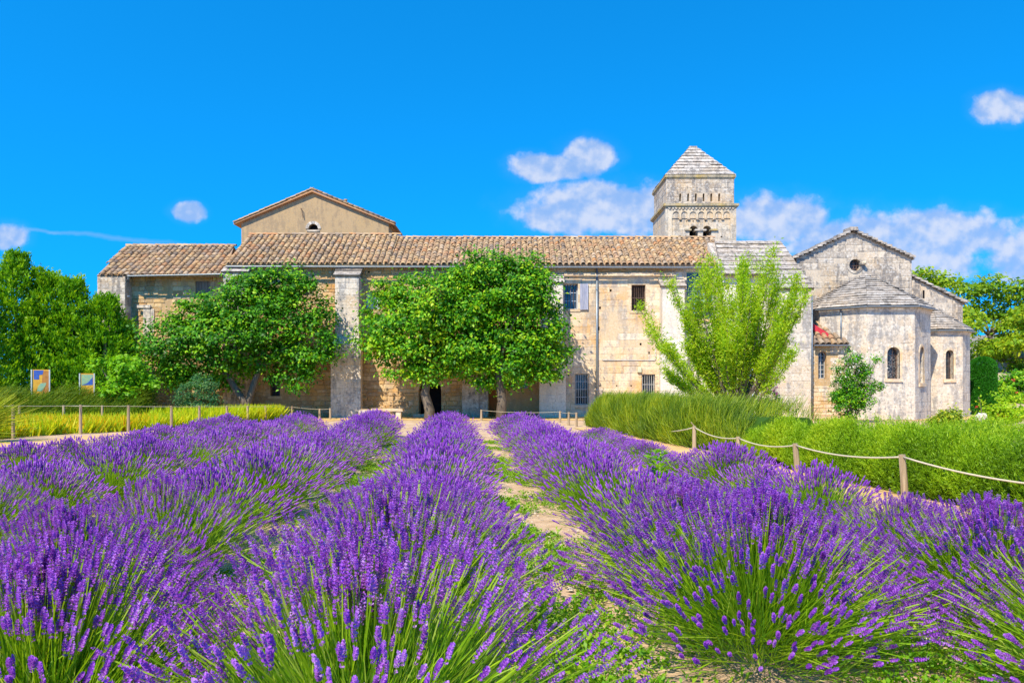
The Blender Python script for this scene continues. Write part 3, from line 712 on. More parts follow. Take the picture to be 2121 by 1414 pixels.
# ------------------------------------------------------------------ lower end wing at the left
def build_end_wing():
    b = thing('end_wing', 'lower left end wing with tiled roof and blue downpipe', 'building', (X(340), 40, 0))
    M = front(40); zt = Z(568) - .05; x0, x1 = X(232), X(462)
    w1 = H(405, 435, 582, 613); pk = [H(366, 372, 623, 629)]
    mb = MB(); panel(mb, M, x0, x1, -.2, zt, [w1] + pk, .2)
    mb.add([(x0, 40, -.2), (x0, 45, -.2), (x0, 45, zt), (x0, 40, zt)], [(0, 1, 2, 3)], 0, .5)
    wall = mb.build('wall', [MAT['rubble_bed'], MAT['dark']], b)
    st = courses(X(262), x1, 0, zt, (.2, .6), (.13, .28), [w1] + pk, .05, plaster=[(X(337), X(358), Z(690), Z(575))])
    lay(wall, M, st, MAT['rubble'], .022, .036, .07, 290, lambda r: CX + r[0] * 40 < 320 or HY - (r[1] - CH) * 40 < 640 or HY - (r[1] - CH) * 40 > 780, .03)
    # corner pier
    a, c, D = X(206, 39.5), X(263, 39.5), 39.3
    m_ = MB(); m_.box((a, D, -.2), (c, 41, Z(573, D)), rnd=.5); pier = m_.build('corner_pier', MAT['grey_bed'], b); pier['label'] = 'pale grey corner pier'
    lay(pier, front(D), courses(a, c, 0, Z(574, D), (.4, .9), (.26, .4)), MAT['grey_stone'], .012, .014, .03, 90, None, .006)
    lay(pier, plane((c, D, 0), (0, 1, 0)), courses(0, .7, 0, Z(574, D), (.3, .7), (.26, .4)), MAT['grey_stone'], .012, .014, .03, 40, None, .006)
    # blocked-up recess with a ledge
    for k, (p0, p1, q0, q1) in enumerate([(285, 313, 632, 638), (313, 320, 640, 690), (298, 312, 640, 700)]):
        m_ = MB(); h = H(p0, p1, q0, q1); m_.box((h[0], 39.93 - (.05 if k == 0 else 0), h[2]), (h[1], 40.05, h[3]), jit=.01); m_.build('ledge_stone', MAT['limewash'], wall)
    wo = window(b, M, *w1[:4], depth=.16, frame='shutter_brown', mull=None, pane='shutter_brown')
    for k in range(5):
        w = (w1[1] - w1[0]) / 5; q = MB(); q.box((w1[0] + k * w + .006, 40.06, w1[2]), (w1[0] + (k + 1) * w - .006, 40.09, w1[3] - .02)); q.build('plank', MAT['shutter_brown'], wo)
    tile_roof(b, (X(203, 39.4), X(466, 39.5)), 39.3, Z(570, 39.3), (X(262, 42.7), X(485, 42.7)), 42.7, Z(510, 42.7), 'roof', limit=290)
    gutter(b, (X(265, 39.2), 39.18, Z(571, 39.2)), (X(464, 39.2), 39.18, Z(567, 39.2)))
    pipe(b, [(X(267, 39.2), 39.22, Z(571, 39.2)), (X(266, 39.5), 39.5, Z(580, 39.5)), (X(265, 39.85), 39.85, Z(592, 39.85)), (X(265, 39.85), 39.85, .3)], .065)
build_end_wing()

# ------------------------------------------------------------------ gabled hall behind
def build_hall():
    D = 50; b = thing('gabled_hall', 'brown stuccoed gable end rising behind the long tiled roof', 'building', (X(650, D), D, 0))
    x0, x1 = X(500, D), X(805, D); ze, zp, xp = Z(463, D), Z(401, D), X(648, D)
    h = (X(638, D), X(660, D), Z(478, D), Z(463.5, D), 'arch')
    h = (X(639, D), X(659, D), Z(476, D), Z(464, D), 'arch')
    mb = MB(); panel(mb, front(D), x0, x1, 0, ze, [h], .3, gable=[(xp, zp)])
    for x in (x0, x1): mb.add([(x, D, 0), (x, D + 3.2, 0), (x, D + 3.2, ze), (x, D, ze)], [(0, 1, 2, 3)], 0, .5)
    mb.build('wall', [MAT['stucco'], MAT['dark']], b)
    ap = arch_pts(h[0], h[1], h[3]); c = ((h[0] + h[1]) / 2, h[3] - (h[1] - h[0]) / 2)
    lm = MB(); lm.box((h[0] - .1, D - .05, h[2] - .12), (h[1] + .1, D + .1, h[2])); lun = lm.build('lunette', MAT['grey_stone'], b)
    for k in range(len(ap) - 1):
        o_ = lambda p: (p[0] + (p[0] - c[0]) * .6, p[1] + (p[1] - c[1]) * .6)
        m_ = MB(); prism(m_, [ap[k], ap[k+1], o_(ap[k+1]), o_(ap[k])], D - .05 + R(-.015, .015), D + .05); m_.build('arch_brick', MAT['grey_stone'], lun)
    # roof slopes with verge tiles
    rf = MB()
    L0, L1 = (x0 - .42, ze - .10), (x1 + .42, ze - .14)
    for e in (L0, L1):
        rf.add([(e[0], D - .25, e[1]), (xp, D - .25, zp + .06), (xp, D + 3.4, zp + .06), (e[0], D + 3.4, e[1]), (e[0], D - .25, e[1] + .1), (xp, D - .25, zp + .16), (xp, D + 3.4, zp + .16), (e[0], D + 3.4, e[1] + .1)],
               [(0,3,2,1),(4,5,6,7),(0,1,5,4),(1,2,6,5),(2,3,7,6),(3,0,4,7)], 0, .3)
    roof = rf.build('roof', MAT['tile'], b)
    for e, sgn in ((L0, 1), (L1, -1)):
        dx, dz = xp - e[0], zp + .13 - e[1]; n = int(math.hypot(dx, dz) / .36)
        for k in range(n):
            t = k / n; a = math.atan2(dz, abs(dx))
            for yy in (-.2, .1):
                m = Matrix.Translation((e[0] + dx * t, D + yy, e[1] + .10 + dz * t + R(0, .02))) @ Matrix.Rotation(-math.pi / 2 * sgn, 4, 'Z') @ Matrix.Rotation(a, 4, 'X')
                o = bpy.data.objects.new('verge_tile', TILE); COL.objects.link(o); o.parent = roof; o.matrix_basis = m
    m_ = MB(); m_.tube([W(716, 428, D + 1), W(716, 414, D + 1)], .09, 8); m_.tube([W(716, 415.5, D + 1), W(716, 413, D + 1)], .12, 8); m_.build('chimney_pipe', MAT['tile'], b)
    m_ = MB(); m_.tube([W(623, 432, D) + Vector((0, -.05, 0)), W(626, 433, D) + Vector((0, -.18, 0)), W(629, 452, D) + Vector((0, -.1, 0))], .025, 6); m_.build('iron_bracket', MAT['iron'], b)
build_hall()

# ------------------------------------------------------------------ bell tower
def build_tower():
    D = 54; b = thing('bell_tower', 'square stone bell tower with stepped pyramid roof', 'tower', (X(1452, D), D, 0))
    x0, x1 = X(1378.5, D), X(1525, D); w = x1 - x0; zc, zu = Z(427, D), Z(367, D)
    ux0, ux1, uD = X(1381, D), X(1521, D), D + .08
    slits = [H(p - 2, p + 2, 400, 416.5, D, 'arch', .5) for p in (1409.5, 1426, 1442, 1458, 1474, 1490.5)]
    bells = [H(1428.5, 1446, 467, 499, D, 'arch', 1.6), H(1456.5, 1474, 467, 503, D, 'arch', 1.6)]
    pk = [H(p - 1.3, p + 1.3, 456.5, 459, D) for p in (1410, 1423, 1436.5, 1449, 1462, 1476.5, 1489.5)] + [H(1407, 1411, 487, 490, D), H(1493, 1497, 488.5, 491, D)]
    mb = MB(); low = front(D + .07); up = front(uD)
    panel(mb, low, x0 + .02, x1 - .02, 5, zc, bells + pk, .4)
    pkl = [(.4 + i * .55, .52 + i * .55, zc - 1.1, zc - .9, 'rect') for i in range(8)]
    side = plane((x0 + .02, D + w, 0), (0, -1, 0))
    panel(mb, side, 0, w - .07, 5, zc, [(a, c, d, e, s, .3) for a, c, d, e, s in pkl] + [(1.5, 2.1, zc - 2.9, zc - 1.9, 'arch', 1.0), (2.7, 3.3, zc - 2.9, zc - 1.9, 'arch', 1.0)], .4)
    mb.add([(x1 - .02, D + .07, 5), (x1 - .02, D + w, 5), (x1 - .02, D + w, zc), (x1 - .02, D + .07, zc)], [(0, 1, 2, 3)], 0, .5)
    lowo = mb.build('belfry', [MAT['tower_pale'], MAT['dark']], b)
    mb = MB(); panel(mb, up, ux0, ux1, zc, zu, slits, .5)
    panel(mb, plane((ux0, uD + (ux1 - ux0), 0), (0, -1, 0)), 0, ux1 - ux0, zc, zu, [], .4)
    mb.add([(ux1, uD, zc), (ux1, uD + 4.7, zc), (ux1, uD + 4.7, zu), (ux1, uD, zu)], [(0, 1, 2, 3)], 0, .5)
    upo = mb.build('upper_stage', [MAT['grey_bed'], MAT['dark']], b)
    lay(upo, up, courses(ux0, ux1, zc + .05, zu - .02, (.45, .9), (.26, .36), slits, .05), MAT['grey_stone'], .012, .014, .03, 90, None, .006)
    lay(upo, plane((ux0, uD + (ux1 - ux0), 0), (0, -1, 0)), courses(0, ux1 - ux0, zc + .05, zu - .02, (.45, .9), (.26, .36), (), .1), MAT['grey_stone'], .012, .014, .03, 70, None, .006)
    band = (X(1392, D), X(1512.5, D), Z(452, D), Z(430, D))
    lay(lowo, low, courses(band[0], band[1], 8.5, Z(453, D), (.4, .9), (.26, .36), bells + pk, .25), MAT['tower_pale'], .01, .01, .02, 80, None, .004)
    # blind arcade of seven arches on corbels, between corner pilasters
    ar = MB(); arches = []
    for p in (1400, 1417.6, 1435.2, 1452.8, 1470.4, 1488, 1505.2): arches.append((X(p - 6.6, D), X(p + 6.6, D), Z(452, D), Z(438, D), 'arch', .068))
    panel(ar, front(D), band[0], band[1], band[2], zc - .02, arches, .068, back=False)
    arc = ar.build('blind_arcade', MAT['tower_pale'], lowo)
    for k in range(6):
        xm = (arches[k][1] + arches[k+1][0]) / 2; m_ = MB(); m_.box((xm - .09, D - .05, band[2] - .10), (xm + .09, D + .06, band[2] + .005)); m_.build('corbel', MAT['grey_stone'], lowo)
    for a, c in ((x0, band[0] - .003), (band[1] + .003, x1)):
        m_ = MB(); m_.box((a, D, 5), (c, D + .3, zc - .01), rnd=.5); pil = m_.build('pilaster', MAT['tower_pale'], lowo)
    # saw-tooth frieze
    n = 20
    for k in range(n):
        xa = band[0] - .3 + (band[1] - band[0] + .6) * k / n; xb = band[0] - .3 + (band[1] - band[0] + .6) * (k + 1) / n
        m_ = MB(); prism(m_, [(xa + .01, zc - .02), (xb - .01, zc - .02), (xb - .03, zc - .14), ((xa + xb) / 2, zc - .24), (xa + .03, zc - .14)], D - .07, D + .01); m_.build('frieze_tooth', MAT['tower_pale'], lowo)
    # ledges
    for z, a, c, d0, e, lab in ((zc, x0, x1, D, .16, 'lichened ledge below the upper stage'), (zu, ux0, ux1, uD, .11, 'lichened ledge below the roof')):
        m_ = MB()
        m_.box((a - e, d0 - e, z), (c + e, d0 + w + e, z + .16)); m_.box((a - e * .5, d0 - e * .5, z - .09), (c + e * .5, d0 + w + e * .5, z - .003))
        o = m_.build('ledge', MAT['lichen_slab'], b); o['label'] = lab
    # twin bell openings: column with capital, imposts
    cx = X(1451.2, D)
    m_ = MB(); zb = Z(500, D); zi = Z(476, D)
    m_.tube([(cx, D + .3, zb - .3), (cx, D + .3, zi - .42)], .13, 12); col = m_.build('column', MAT['tower_pale'], lowo, True)
    m_ = MB(); m_.tube([(cx, D + .3, zi - .42), (cx, D + .3, zi - .25), (cx, D + .3, zi - .06)], [.14, .2, .29], 8); m_.build('capital', MAT['tower_pale'], lowo)
    m_ = MB(); m_.box((cx - .40, D - .03, zi - .06), (cx + .40, D + .6, zi + .05)); m_.build('impost', MAT['grey_stone'], lowo)
    for a, c in ((X(1419, D), X(1432, D)), (X(1471, D), X(1487, D))):
        m_ = MB(); m_.box((a, D - .06, zi - .05), (c, D + .5, zi + .06)); m_.build('impost', MAT['lichen_slab'], lowo)
    # stepped pyramid
    e = .06; r0x, r1x, y0, y1 = ux0 - e, ux1 + e, uD - e, uD + (ux1 - ux0) + e; zb = zu + .17; cxm, cym = (r0x + r1x) / 2, (y0 + y1) / 2; za = Z(299, 56.4)
    rm = MB(); t = .12
    base = [Vector((r0x + .1, y0 + .1, zb - .05)), Vector((r1x - .1, y0 + .1, zb - .05)), Vector((r1x - .1, y1 - .1, zb - .05)), Vector((r0x + .1, y1 - .1, zb - .05))]
    rm.add(base + [Vector((cxm, cym, za - .25))], [(0, 1, 4), (1, 2, 4), (2, 3, 4), (3, 0, 4)], 0, .5); roof = rm.build('roof', MAT['slab'], b)
    n = 9
    A = [Vector((r0x, y0, zb)), Vector((r1x, y0, zb)), Vector((r1x, y1, zb)), Vector((r0x, y1, zb))]
    tip = Vector((cxm, cym, za)); tops = [p.lerp(tip, .90) for p in A]; 
    for k in range(4):
        slab_face(roof, A[k], A[(k+1)%4], tops[(k+1)%4], tops[k], n, .95, .13, .3)
    zt_ = tops[0].z; m_ = MB(); m_.box((tops[0].x - .03, tops[0].y - .03, zt_ - .1), (tops[2].x + .03, tops[2].y + .03, zt_ + .08), jit=.02); m_.build('cap_stone', MAT['slab'], roof)
    m_ = MB(); m_.tube([(r1x - .12, y0 + .15, zb), (r1x - .14, y0 + .15, zb + .15), (r1x - .1, y0 + .15, zb + .26)], [.1, .07, .03], 7); m_.build('corner_finial', MAT['slab'], roof)
build_tower()

# ------------------------------------------------------------------ stone-roofed transept
def build_transept():
    b = thing('transept', 'pale transept with stepped stone slab roof behind the almond tree', 'building', (X(1640, 36.8), 38, 0))
    D = 36.8; a, c = X(1608, D), X(1680, D); ze = Z(598, D); yr = 41.3; zr = Z(499, yr); sl = (zr - ze) / (yr - D)
    mb = MB(); mb.box((a, D, -.2), (c, 41.3, ze), rnd=.5)
    for x in (a, c): mb.add([(x, D, ze - .05), (x, yr, ze - .05), (x, yr, zr)], [(0, 1, 2)], 0, .5)
    wall = mb.build('wall', MAT['limewash_bed'], b)
    lay(wall, front(D), courses(a, c, 0, ze - .02, (.6, 1.2), (.34, .48), (), .04), MAT['limewash'], .012, .012, .02, 110, None, .003)
    lay(wall, plane((a, 40, 0), (0, -1, 0)), courses(0, 3.2, 0, ze - .02, (.6, 1.1), (.34, .48), (), .04), MAT['limewash'], .012, .012, .02, 80, None, .003)
    # recessed bay with a glazed door
    D2 = 38.3; xl = X(1497, D2); zb = ze + (D2 - D) * sl - .1; hd = (X(1530, D2), X(1562, D2), 0, Z(745, D2), 'rect')
    mb = MB(); panel(mb, front(D2), xl, a, -.2, zb, [hd], .25); mb.add([(xl, D2, -.2), (xl, yr, -.2), (xl, yr, zr - .1), (xl, D2, zb)], [(0, 1, 2, 3)], 0, .5)
    bay = mb.build('bay_wall', [MAT['white_render'], MAT['dark']], b)
    window(b, front(D2), *hd[:4], depth=.2, frame='blue_frame', mull=(1, 4), name='glazed_door', label='pale blue glazed door behind the almond tree')
    rb = MB()
    rb.add([Vector((a, D, ze - .03)), Vector((c, D, ze - .03)), Vector((c, yr, zr - .1)), Vector((a, yr, zr - .1))], [(0, 1, 2, 3)], 0, .5)
    rb.add([Vector((xl, D2, zb)), Vector((a, D2, zb)), Vector((a, yr, zr - .1)), Vector((xl, yr, zr - .1))], [(0, 1, 2, 3)], 0, .5)
    rb.add([(xl, yr, 0), (c, yr, 0), (c, yr, zr - .1), (xl, yr, zr - .1)], [(0, 1, 2, 3)], 0, .5)
    roof = rb.build('roof', MAT['slab'], b)
    n = 11
    s0 = Vector((a - .1, D - .12, ze - .02)); slab_face(roof, s0, (c + .1, D - .12, ze - .02), (c + .1, yr, zr), (a - .1, yr, zr), n, .8, .13, .3)
    y2 = D2 - .2; k0 = 3; y2 = D - .12 + (yr - D + .12) * k0 / n
    slab_face(roof, (xl - .1, y2, ze - .02 + (zr - ze + .02) * k0 / n), (a - .12, y2, ze - .02 + (zr - ze + .02) * k0 / n), (a - .12, yr, zr), (X(1480, yr), yr, zr), n - k0, .8, .13, .3)
    pipe(b, [(c + .08, D + .1, ze - .3), (c + .08, D + .1, .2)], .04)
build_transept()

# ------------------------------------------------------------------ church gable and aisle
def build_church():
    D = 41.6; b = thing('church', 'grey stone church gable with round window behind the apse', 'church', (X(1766, D), D, 0))
    x0, x1, xp = X(1650, D), X(1888, D), X(1765, D); ze, zp = Z(535, D), Z(481, D)
    rw = (X(1758.5, D), X(1783.5, D), Z(561.5, D), Z(536.5, D), 'round')
    mb = MB(); panel(mb, front(D), x0, x1, 0, ze, [rw], .35, gable=[(xp, zp)])
    for x in (x0, x1): mb.add([(x, D, 0), (x, D + 14, 0), (x, D + 14, ze), (x, D, ze)], [(0, 1, 2, 3)], 0, .5)
    # aisle with its own sloping top
    xa1, D2 = X(1994, 41.9), 41.9
    za, zb = Z(572, D2), Z(629, D2); sx0, sx1, sz0, sz1 = X(1911, D2), X(1915, D2), Z(618, D2), Z(601, D2)
    mb2 = MB(); xl = x1 + .01
    panel(mb2, front(D2), xl, xa1, 0, zb, [(sx0, sx1, sz0 - 0, zb - .02, 'rect')] if False else [], .3, gable=[(xl, za)])
    mb2.add([(xa1, D2, 0), (xa1, D2 + 10, 0), (xa1, D2 + 10, zb), (xa1, D2, zb)], [(0, 1, 2, 3)], 0, .5)
    aisle = mb2.build('aisle', [MAT['grey_bed'], MAT['dark']], b)
    q = MB(); q.box((sx0, D2 - .008, sz0), (sx1, D2 + .2, sz1)); q.build('slit_window', MAT['dark'], b)
    wall = mb.build('wall', [MAT['grey_bed'], MAT['dark']], b)
    zlo = Z(650, D)
    span = lambda z: (x0, x1) if z < ze else (x0 + (xp - x0) * (z - ze) / (zp - ze) + .05, x1 + (xp - x1) * (z - ze) / (zp - ze) - .05)
    lay(wall, front(D), courses(x0, x1, zlo, zp - .1, (.45, .95), (.28, .38), [rw], .04, span), MAT['grey_stone'], .014, .016, .03, 190, None, .006)
    span2 = lambda z: (xl, xa1) if z < zb else (xl, xl + (xa1 - xl) * (za - z) / (za - zb) - .05)
    lay(aisle, front(D2), courses(xl, xa1, Z(670, D2), za - .1, (.4, .9), (.26, .36), [(sx0, sx1, sz0, sz1)], .04, span2), MAT['grey_stone'], .014, .016, .03, 90, None, .006)
    # round window ring and bars
    c = ((rw[0] + rw[1]) / 2, (rw[2] + rw[3]) / 2); r = (rw[1] - rw[0]) / 2
    gl = MB(); gl.add([(c[0] + r * math.cos(t), D + .3, c[1] + r * math.sin(t)) for t in np.linspace(0, 2 * math.pi, 24, endpoint=False)], [tuple(range(24))]); ro = gl.build('round_window', MAT['leaded'], b)
    for k in range(14):
        t0, t1 = 2 * math.pi * k / 14, 2 * math.pi * (k + .95) / 14; m_ = MB()
        P = lambda t, rr: (c[0] + rr * math.cos(t), c[1] + rr * math.sin(t))
        prism(m_, [P(t0, r), P(t1, r), P(t1, r * 1.4), P(t0, r * 1.4)], D - .035, D + .05); m_.build('ring_stone', MAT['grey_stone'], ro)
    for k in (-1, 0, 1):
        m_ = MB(); h = math.sqrt(max(.01, r * r - (k * r * .5) ** 2))
        m_.box((c[0] + k * r * .5 - .012, D + .2, c[1] - h), (c[0] + k * r * .5 + .012, D + .23, c[1] + h)); m_.build('bar', MAT['iron'], ro)
        m_ = MB(); m_.box((c[0] - h, D + .18, c[1] + k * r * .5 - .012), (c[0] + h, D + .2, c[1] + k * r * .5 + .012)); m_.build('bar', MAT['iron'], ro)
    m_ = MB(); m_.tube([W(1784, 546, D) + Vector((0, .05, 0)), W(1786, 546, D) + Vector((0, -.2, 0)), W(1789, 546, D) + Vector((0, -.32, 0))], [.1, .12, .07], 8); m_.build('carved_stone_head', MAT['tower_pale'], b)
    # roof with verge slabs
    rf = MB(); ov = .25; el, er = (x0 - .28, ze - .12), (x1 + .1, ze - .08)
    for e in (el, er):
        rf.add([(e[0], D - ov + .05, e[1]), (xp, D - ov + .05, zp + .02), (xp, D + 14, zp + .02), (e[0], D + 14, e[1])], [(0, 1, 2, 3)], 0, .4)
    rf.add([(xl, D2 - .1, za + .02), (xa1 + .15, D2 - .1, zb - .05), (xa1 + .15, D2 + 10, zb - .05), (xl, D2 + 10, za + .02)], [(0, 1, 2, 3)], 0, .4)
    roof = rf.build('roof', MAT['slab'], b)
    def verge(p, q, D, n):
        for k in range(n):
            t0, t1 = k / n, (k + 1.25) / n
            a_, b_ = Vector((p[0] + (q[0] - p[0]) * t0, D, p[1] + (q[1] - p[1]) * t0)), Vector((p[0] + (q[0] - p[0]) * t1, D, p[1] + (q[1] - p[1]) * t1))
            up = Vector((0, 0, .03)); m_ = MB(); y1 = .9
            th = Vector((0, 0, R(.09, .14)))
            lo = Vector((0, 0, .09))
            vs = [a_ + lo, b_, b_ + Vector((0, y1, 0)), a_ + lo + Vector((0, y1, 0))]
            vs += [v + th for v in vs]; vs = [v + Vector((R(-.01, .01), R(-.03, .03), R(-.01, .01))) for v in vs]
            m_.add(vs, [(0,3,2,1),(4,5,6,7),(0,1,5,4),(1,2,6,5),(2,3,7,6),(3,0,4,7)]); m_.build('verge_slab', MAT['slab'], roof)
    verge(el, (xp, zp + .02), D - .25, 13); verge(er, (xp, zp + .02), D - .25, 13); verge((xa1 + .2, zb - .06), (xl, za), D2 - .2, 10)
    m_ = MB(); m_.box((xp - .22, D - .3, zp + .06), (xp + .2, D + .6, zp + .24), jit=.02); m_.build('ridge_stone', MAT['slab'], roof)
build_church()

# ------------------------------------------------------------------ apses
def build_apse(name, label, C, Rr, zeave, prof, wins, stones, winmat='leaded'):
    b = thing(name, label, 'apse', (C[0], C[1], 0))
    A = [math.radians(d) for d in (-112.5, -67.5, -22.5, 22.5, 67.5, 112.5)]
    V = [Vector((C[0] + Rr * math.sin(a), C[1] - Rr * math.cos(a), 0)) for a in A]
    mb = MB(); planes = []
    for k in range(5):
        M = plane(V[k], V[k+1] - V[k]); L = (V[k+1] - V[k]).length; hs = []
        if k in wins:
            fr, wd, z0, z1 = wins[k]; c = L * fr; hs = [(c - wd / 2, c + wd / 2, z0, z1, 'arch')]
        panel(mb, M, 0, L, -.3, zeave, hs, .34); planes.append((M, L, hs))
    wall = mb.build('wall', [MAT['limewash_bed'], MAT['dark']], b)
    rects = []
    for k, (M, L, hs) in enumerate(planes):
        big = [(h[0] - .12, h[1] + .12, h[2] - .3, h[3] + .12) for h in hs]
        lay(wall, M, courses(.01, L - .01, 0, zeave - .02, (.55, 1.1), (.32, .46), big, .12), MAT['limewash'], .010, .009, .015, stones if k in (1, 2, 3) else 0, None, .003)
        for h in hs:
            w = window(b, M, h[0], h[1], h[2], h[3], .34, True, 'iron', None, None, None, winmat, .03)
            # moulded arch ring and sloping sill
            for s, (off, wd, y) in enumerate(((.0, .11, -.03),)):
                ap = arch_pts(h[0], h[1], h[3]); c = ((h[0] + h[1]) / 2, h[3] - (h[1] - h[0]) / 2); r = (h[1] - h[0]) / 2
                o_ = lambda p: (c[0] + (p[0] - c[0]) * (r + wd) / r, c[1] + (p[1] - c[1]) * (r + wd) / r)
                for q in range(len(ap) - 1):
                    m_ = MB(); P4 = [ap[q], ap[q+1], o_(ap[q+1]), o_(ap[q])]
                    vs = [M @ Vector((x_, y, z_)) for x_, z_ in P4] + [M @ Vector((x_, .05, z_)) for x_, z_ in P4]
                    m_.add(vs, [(0,1,2,3),(0,4,5,1),(1,5,6,2),(2,6,7,3),(3,7,4,0)], 0, R(0, 1)); m_.build('arch_stone', MAT['ashlar'], w)
                for xa, xb in ((h[0] - wd, h[0]), (h[1], h[1] + wd)):
                    m_ = MB(); m_.box((xa, -.02, h[2]), (xb, .05, c[1] - .004), 0, M); m_.build('jamb_stone', MAT['ashlar'], w)
            m_ = MB(); m_.box((h[0] - .12, -.07, h[2] - .16), (h[1] + .12, .2, h[2] - .005), 0, M, jit=.012); m_.build('sill', MAT['ashlar'], w)
            for z in np.arange(h[2] + .25, h[3] - .1, .42):
                m_ = MB(); m_.box((h[0], .1, z), (h[1], .115, z + .015), 0, M); m_.build('crossbar', MAT['iron'], w)
            m_ = MB(); xm = (h[0] + h[1]) / 2; m_.box((xm - .008, .115, h[2]), (xm + .008, .13, h[3] - .02), 0, M); m_.build('bar', MAT['iron'], w)
    # cornice, roof, gutter
    cm = MB()
    for k in range(5):
        ra, rb = Rr + .02, Rr + .10
        P = lambda a, r, z: Vector((C[0] + r * math.sin(a), C[1] - r * math.cos(a), z))
        cm.add([P(A[k], ra, zeave - .22), P(A[k+1], ra, zeave - .22), P(A[k+1], rb, zeave), P(A[k], rb, zeave)], [(0, 1, 2, 3)], 0, .4)
    cm.build('cornice', MAT['limewash'], b)
    rm = MB(); r0, z0 = prof[0]
    base = [P(a, Rr, z0 - .02) for a in A] + [Vector((C[0], C[1], prof[-1][1] - .12))]
    rm.add(base, [(k, k + 1, 6) for k in range(5)], 0, .5); roof = rm.build('roof', MAT['slab'], b)
    cone_roof(roof, C, prof, A, slen=.72, thick=.075)
    for k in range(5):
        g_ = gutter(b, P(A[k], r0 + .05, z0 - .04), P(A[k+1], r0 + .05, z0 - .04), .07)
    return b, V
n = 14; prof = []
for k in range(n + 1):
    t = k / n; prof.append((3.16 * (1 - t ** 1.22) if k < n else .08, 5.40 + (7.26 - 5.40) * t))
apse, AV = build_apse('church_apse', 'large polygonal limewashed apse with stepped conical stone roof', (17.9, 39.2), 2.95, 5.33, prof,
                      {1: (.28, .62, 1.75, 3.35), 2: (.55, .60, 1.95, 3.45), 3: (.42, .62, 1.75, 3.50)}, 50)
p = AV[1].lerp(AV[2], .47); pipe(apse, [p + Vector((-.06, -.07, 5.3)), p + Vector((-.06, -.07, 3.6))], .035)
n = 9; prof = []
for k in range(n + 1):
    t = k / n; prof.append((1.86 * (1 - t ** 1.2) if k < n else .08, 4.50 + 1.2 * t))
build_apse('side_apse', 'smaller polygonal apse right of the large one with stone cone roof', (22.53, 41.3), 1.7, 4.45, prof, {2: (.48, .40, 1.95, 3.45)}, 40, 'glass')

def build_annex():
    D = 37.2; b = thing('annex', 'little tiled lean-to with arched window squeezed beside the apse', 'annex', (X(1712, D), D, 0))
    a, c = X(1681, D), X(1749, D); zt = Z(715, D); h = H(1695, 1712, 727, 784, D, 'arch')
    mb = MB(); panel(mb, front(D), a, c, -.2, zt, [h], .3); mb.add([(c, D, -.2), (c, 39, -.2), (c, 39, zt), (c, D, zt)], [(0, 1, 2, 3)], 0, .5)
    wall = mb.build('wall', [MAT['rubble_bed'], MAT['dark']], b)
    lay(wall, front(D), courses(a, c, 0, zt, (.25, .6), (.13, .22), [(h[0] - .15, h[1] + .15, h[2] - .2, h[3] + .15)], .05), MAT['ashlar'], .018, .024, .06, 120, None, .02)
    window(b, front(D), *h[:4], arch=True, frame='white_iron', mull=(1, 5), pane='glass', fw=.04)
    tile_roof(b, (a, c + .1), D - .25, zt + .05, (a, X(1718, D)), D + 1.3, zt + 1.25, 'roof', ridge=False, backdepth=0, pitch=.27)
    gutter(b, (a, D - .33, zt + .0), (c + .12, D - .33, zt + .0), .06)
    m_ = MB(); p, q = W(1681, 668, D + .4), W(1716, 690, D + .2)
    m_.add([p, q, q + Vector((0, .02, -.38)), p + Vector((0, .02, -.28)), p + Vector((0, .08, 0)), q + Vector((0, .08, 0)), q + Vector((0, .1, -.38)), p + Vector((0, .1, -.28))], [(0,1,2,3),(4,7,6,5),(0,4,5,1),(1,5,6,2),(2,6,7,3),(3,7,4,0)])
    m_.build('red_flashing', MAT['red_sheet'], b)
build_annex()

# ------------------------------------------------------------------ far right: house on a bank
def build_far():
    mb = MB(); nx, ny = 20, 12; V = []
    for j in range(ny):
        for i in range(nx):
            x = 25.5 + i * 3.2; y = 44 + j * 6; t = min(1, max(0, (x - 26.5) / 9)); s = min(1, max(0, (y - 44) / 14))
            V.append((x, y, -.05 + 2.6 * t * s + R(-.08, .08) * s))
    Q = [(j*nx+i, j*nx+i+1, (j+1)*nx+i+1, (j+1)*nx+i) for j in range(ny-1) for i in range(nx-1)]
    tag(obj('bank', np_mesh('bank', V, Q, MAT['dry_bank'], smooth=True)), kind='structure')
    D = 66; b = thing('far_house', 'beige stone house half hidden by trees at the far right', 'house', (X(2150, D), D, 1.5))
    h = H(2106, 2120, 764, 777, D); x0, x1 = X(2086, D), X(2260, D); z1 = Z(738, D)
    m_ = MB(); panel(m_, front(D), x0, x1, 1, z1, [h], .3); m_.add([(x0, D, 1), (x0, D + 6, 1), (x0, D + 6, z1), (x0, D, z1)], [(0, 1, 2, 3)], 0, .5)
    m_.build('wall', [MAT['limewash_bed'], MAT['dark']], b)
    window(b, front(D), *h[:4], frame='post', mull=(1, 0))
    m_ = MB(); m_.add([(x0 - .4, D - .5, z1 - .1), (x1, D - .5, z1 - .1), (x1, D + 4, z1 + 1.6), (x0 - .4, D + 4, z1 + 1.6)], [(0, 1, 2, 3)], 0, .3); m_.build('roof', MAT['tile'], b)
    m_ = MB(); m_.box((X(2076, 70), 70, 1), (X(2280, 70), 78, Z(690, 70))); m_.build('rear_wing', MAT['grey_plaster'], b)
build_far()
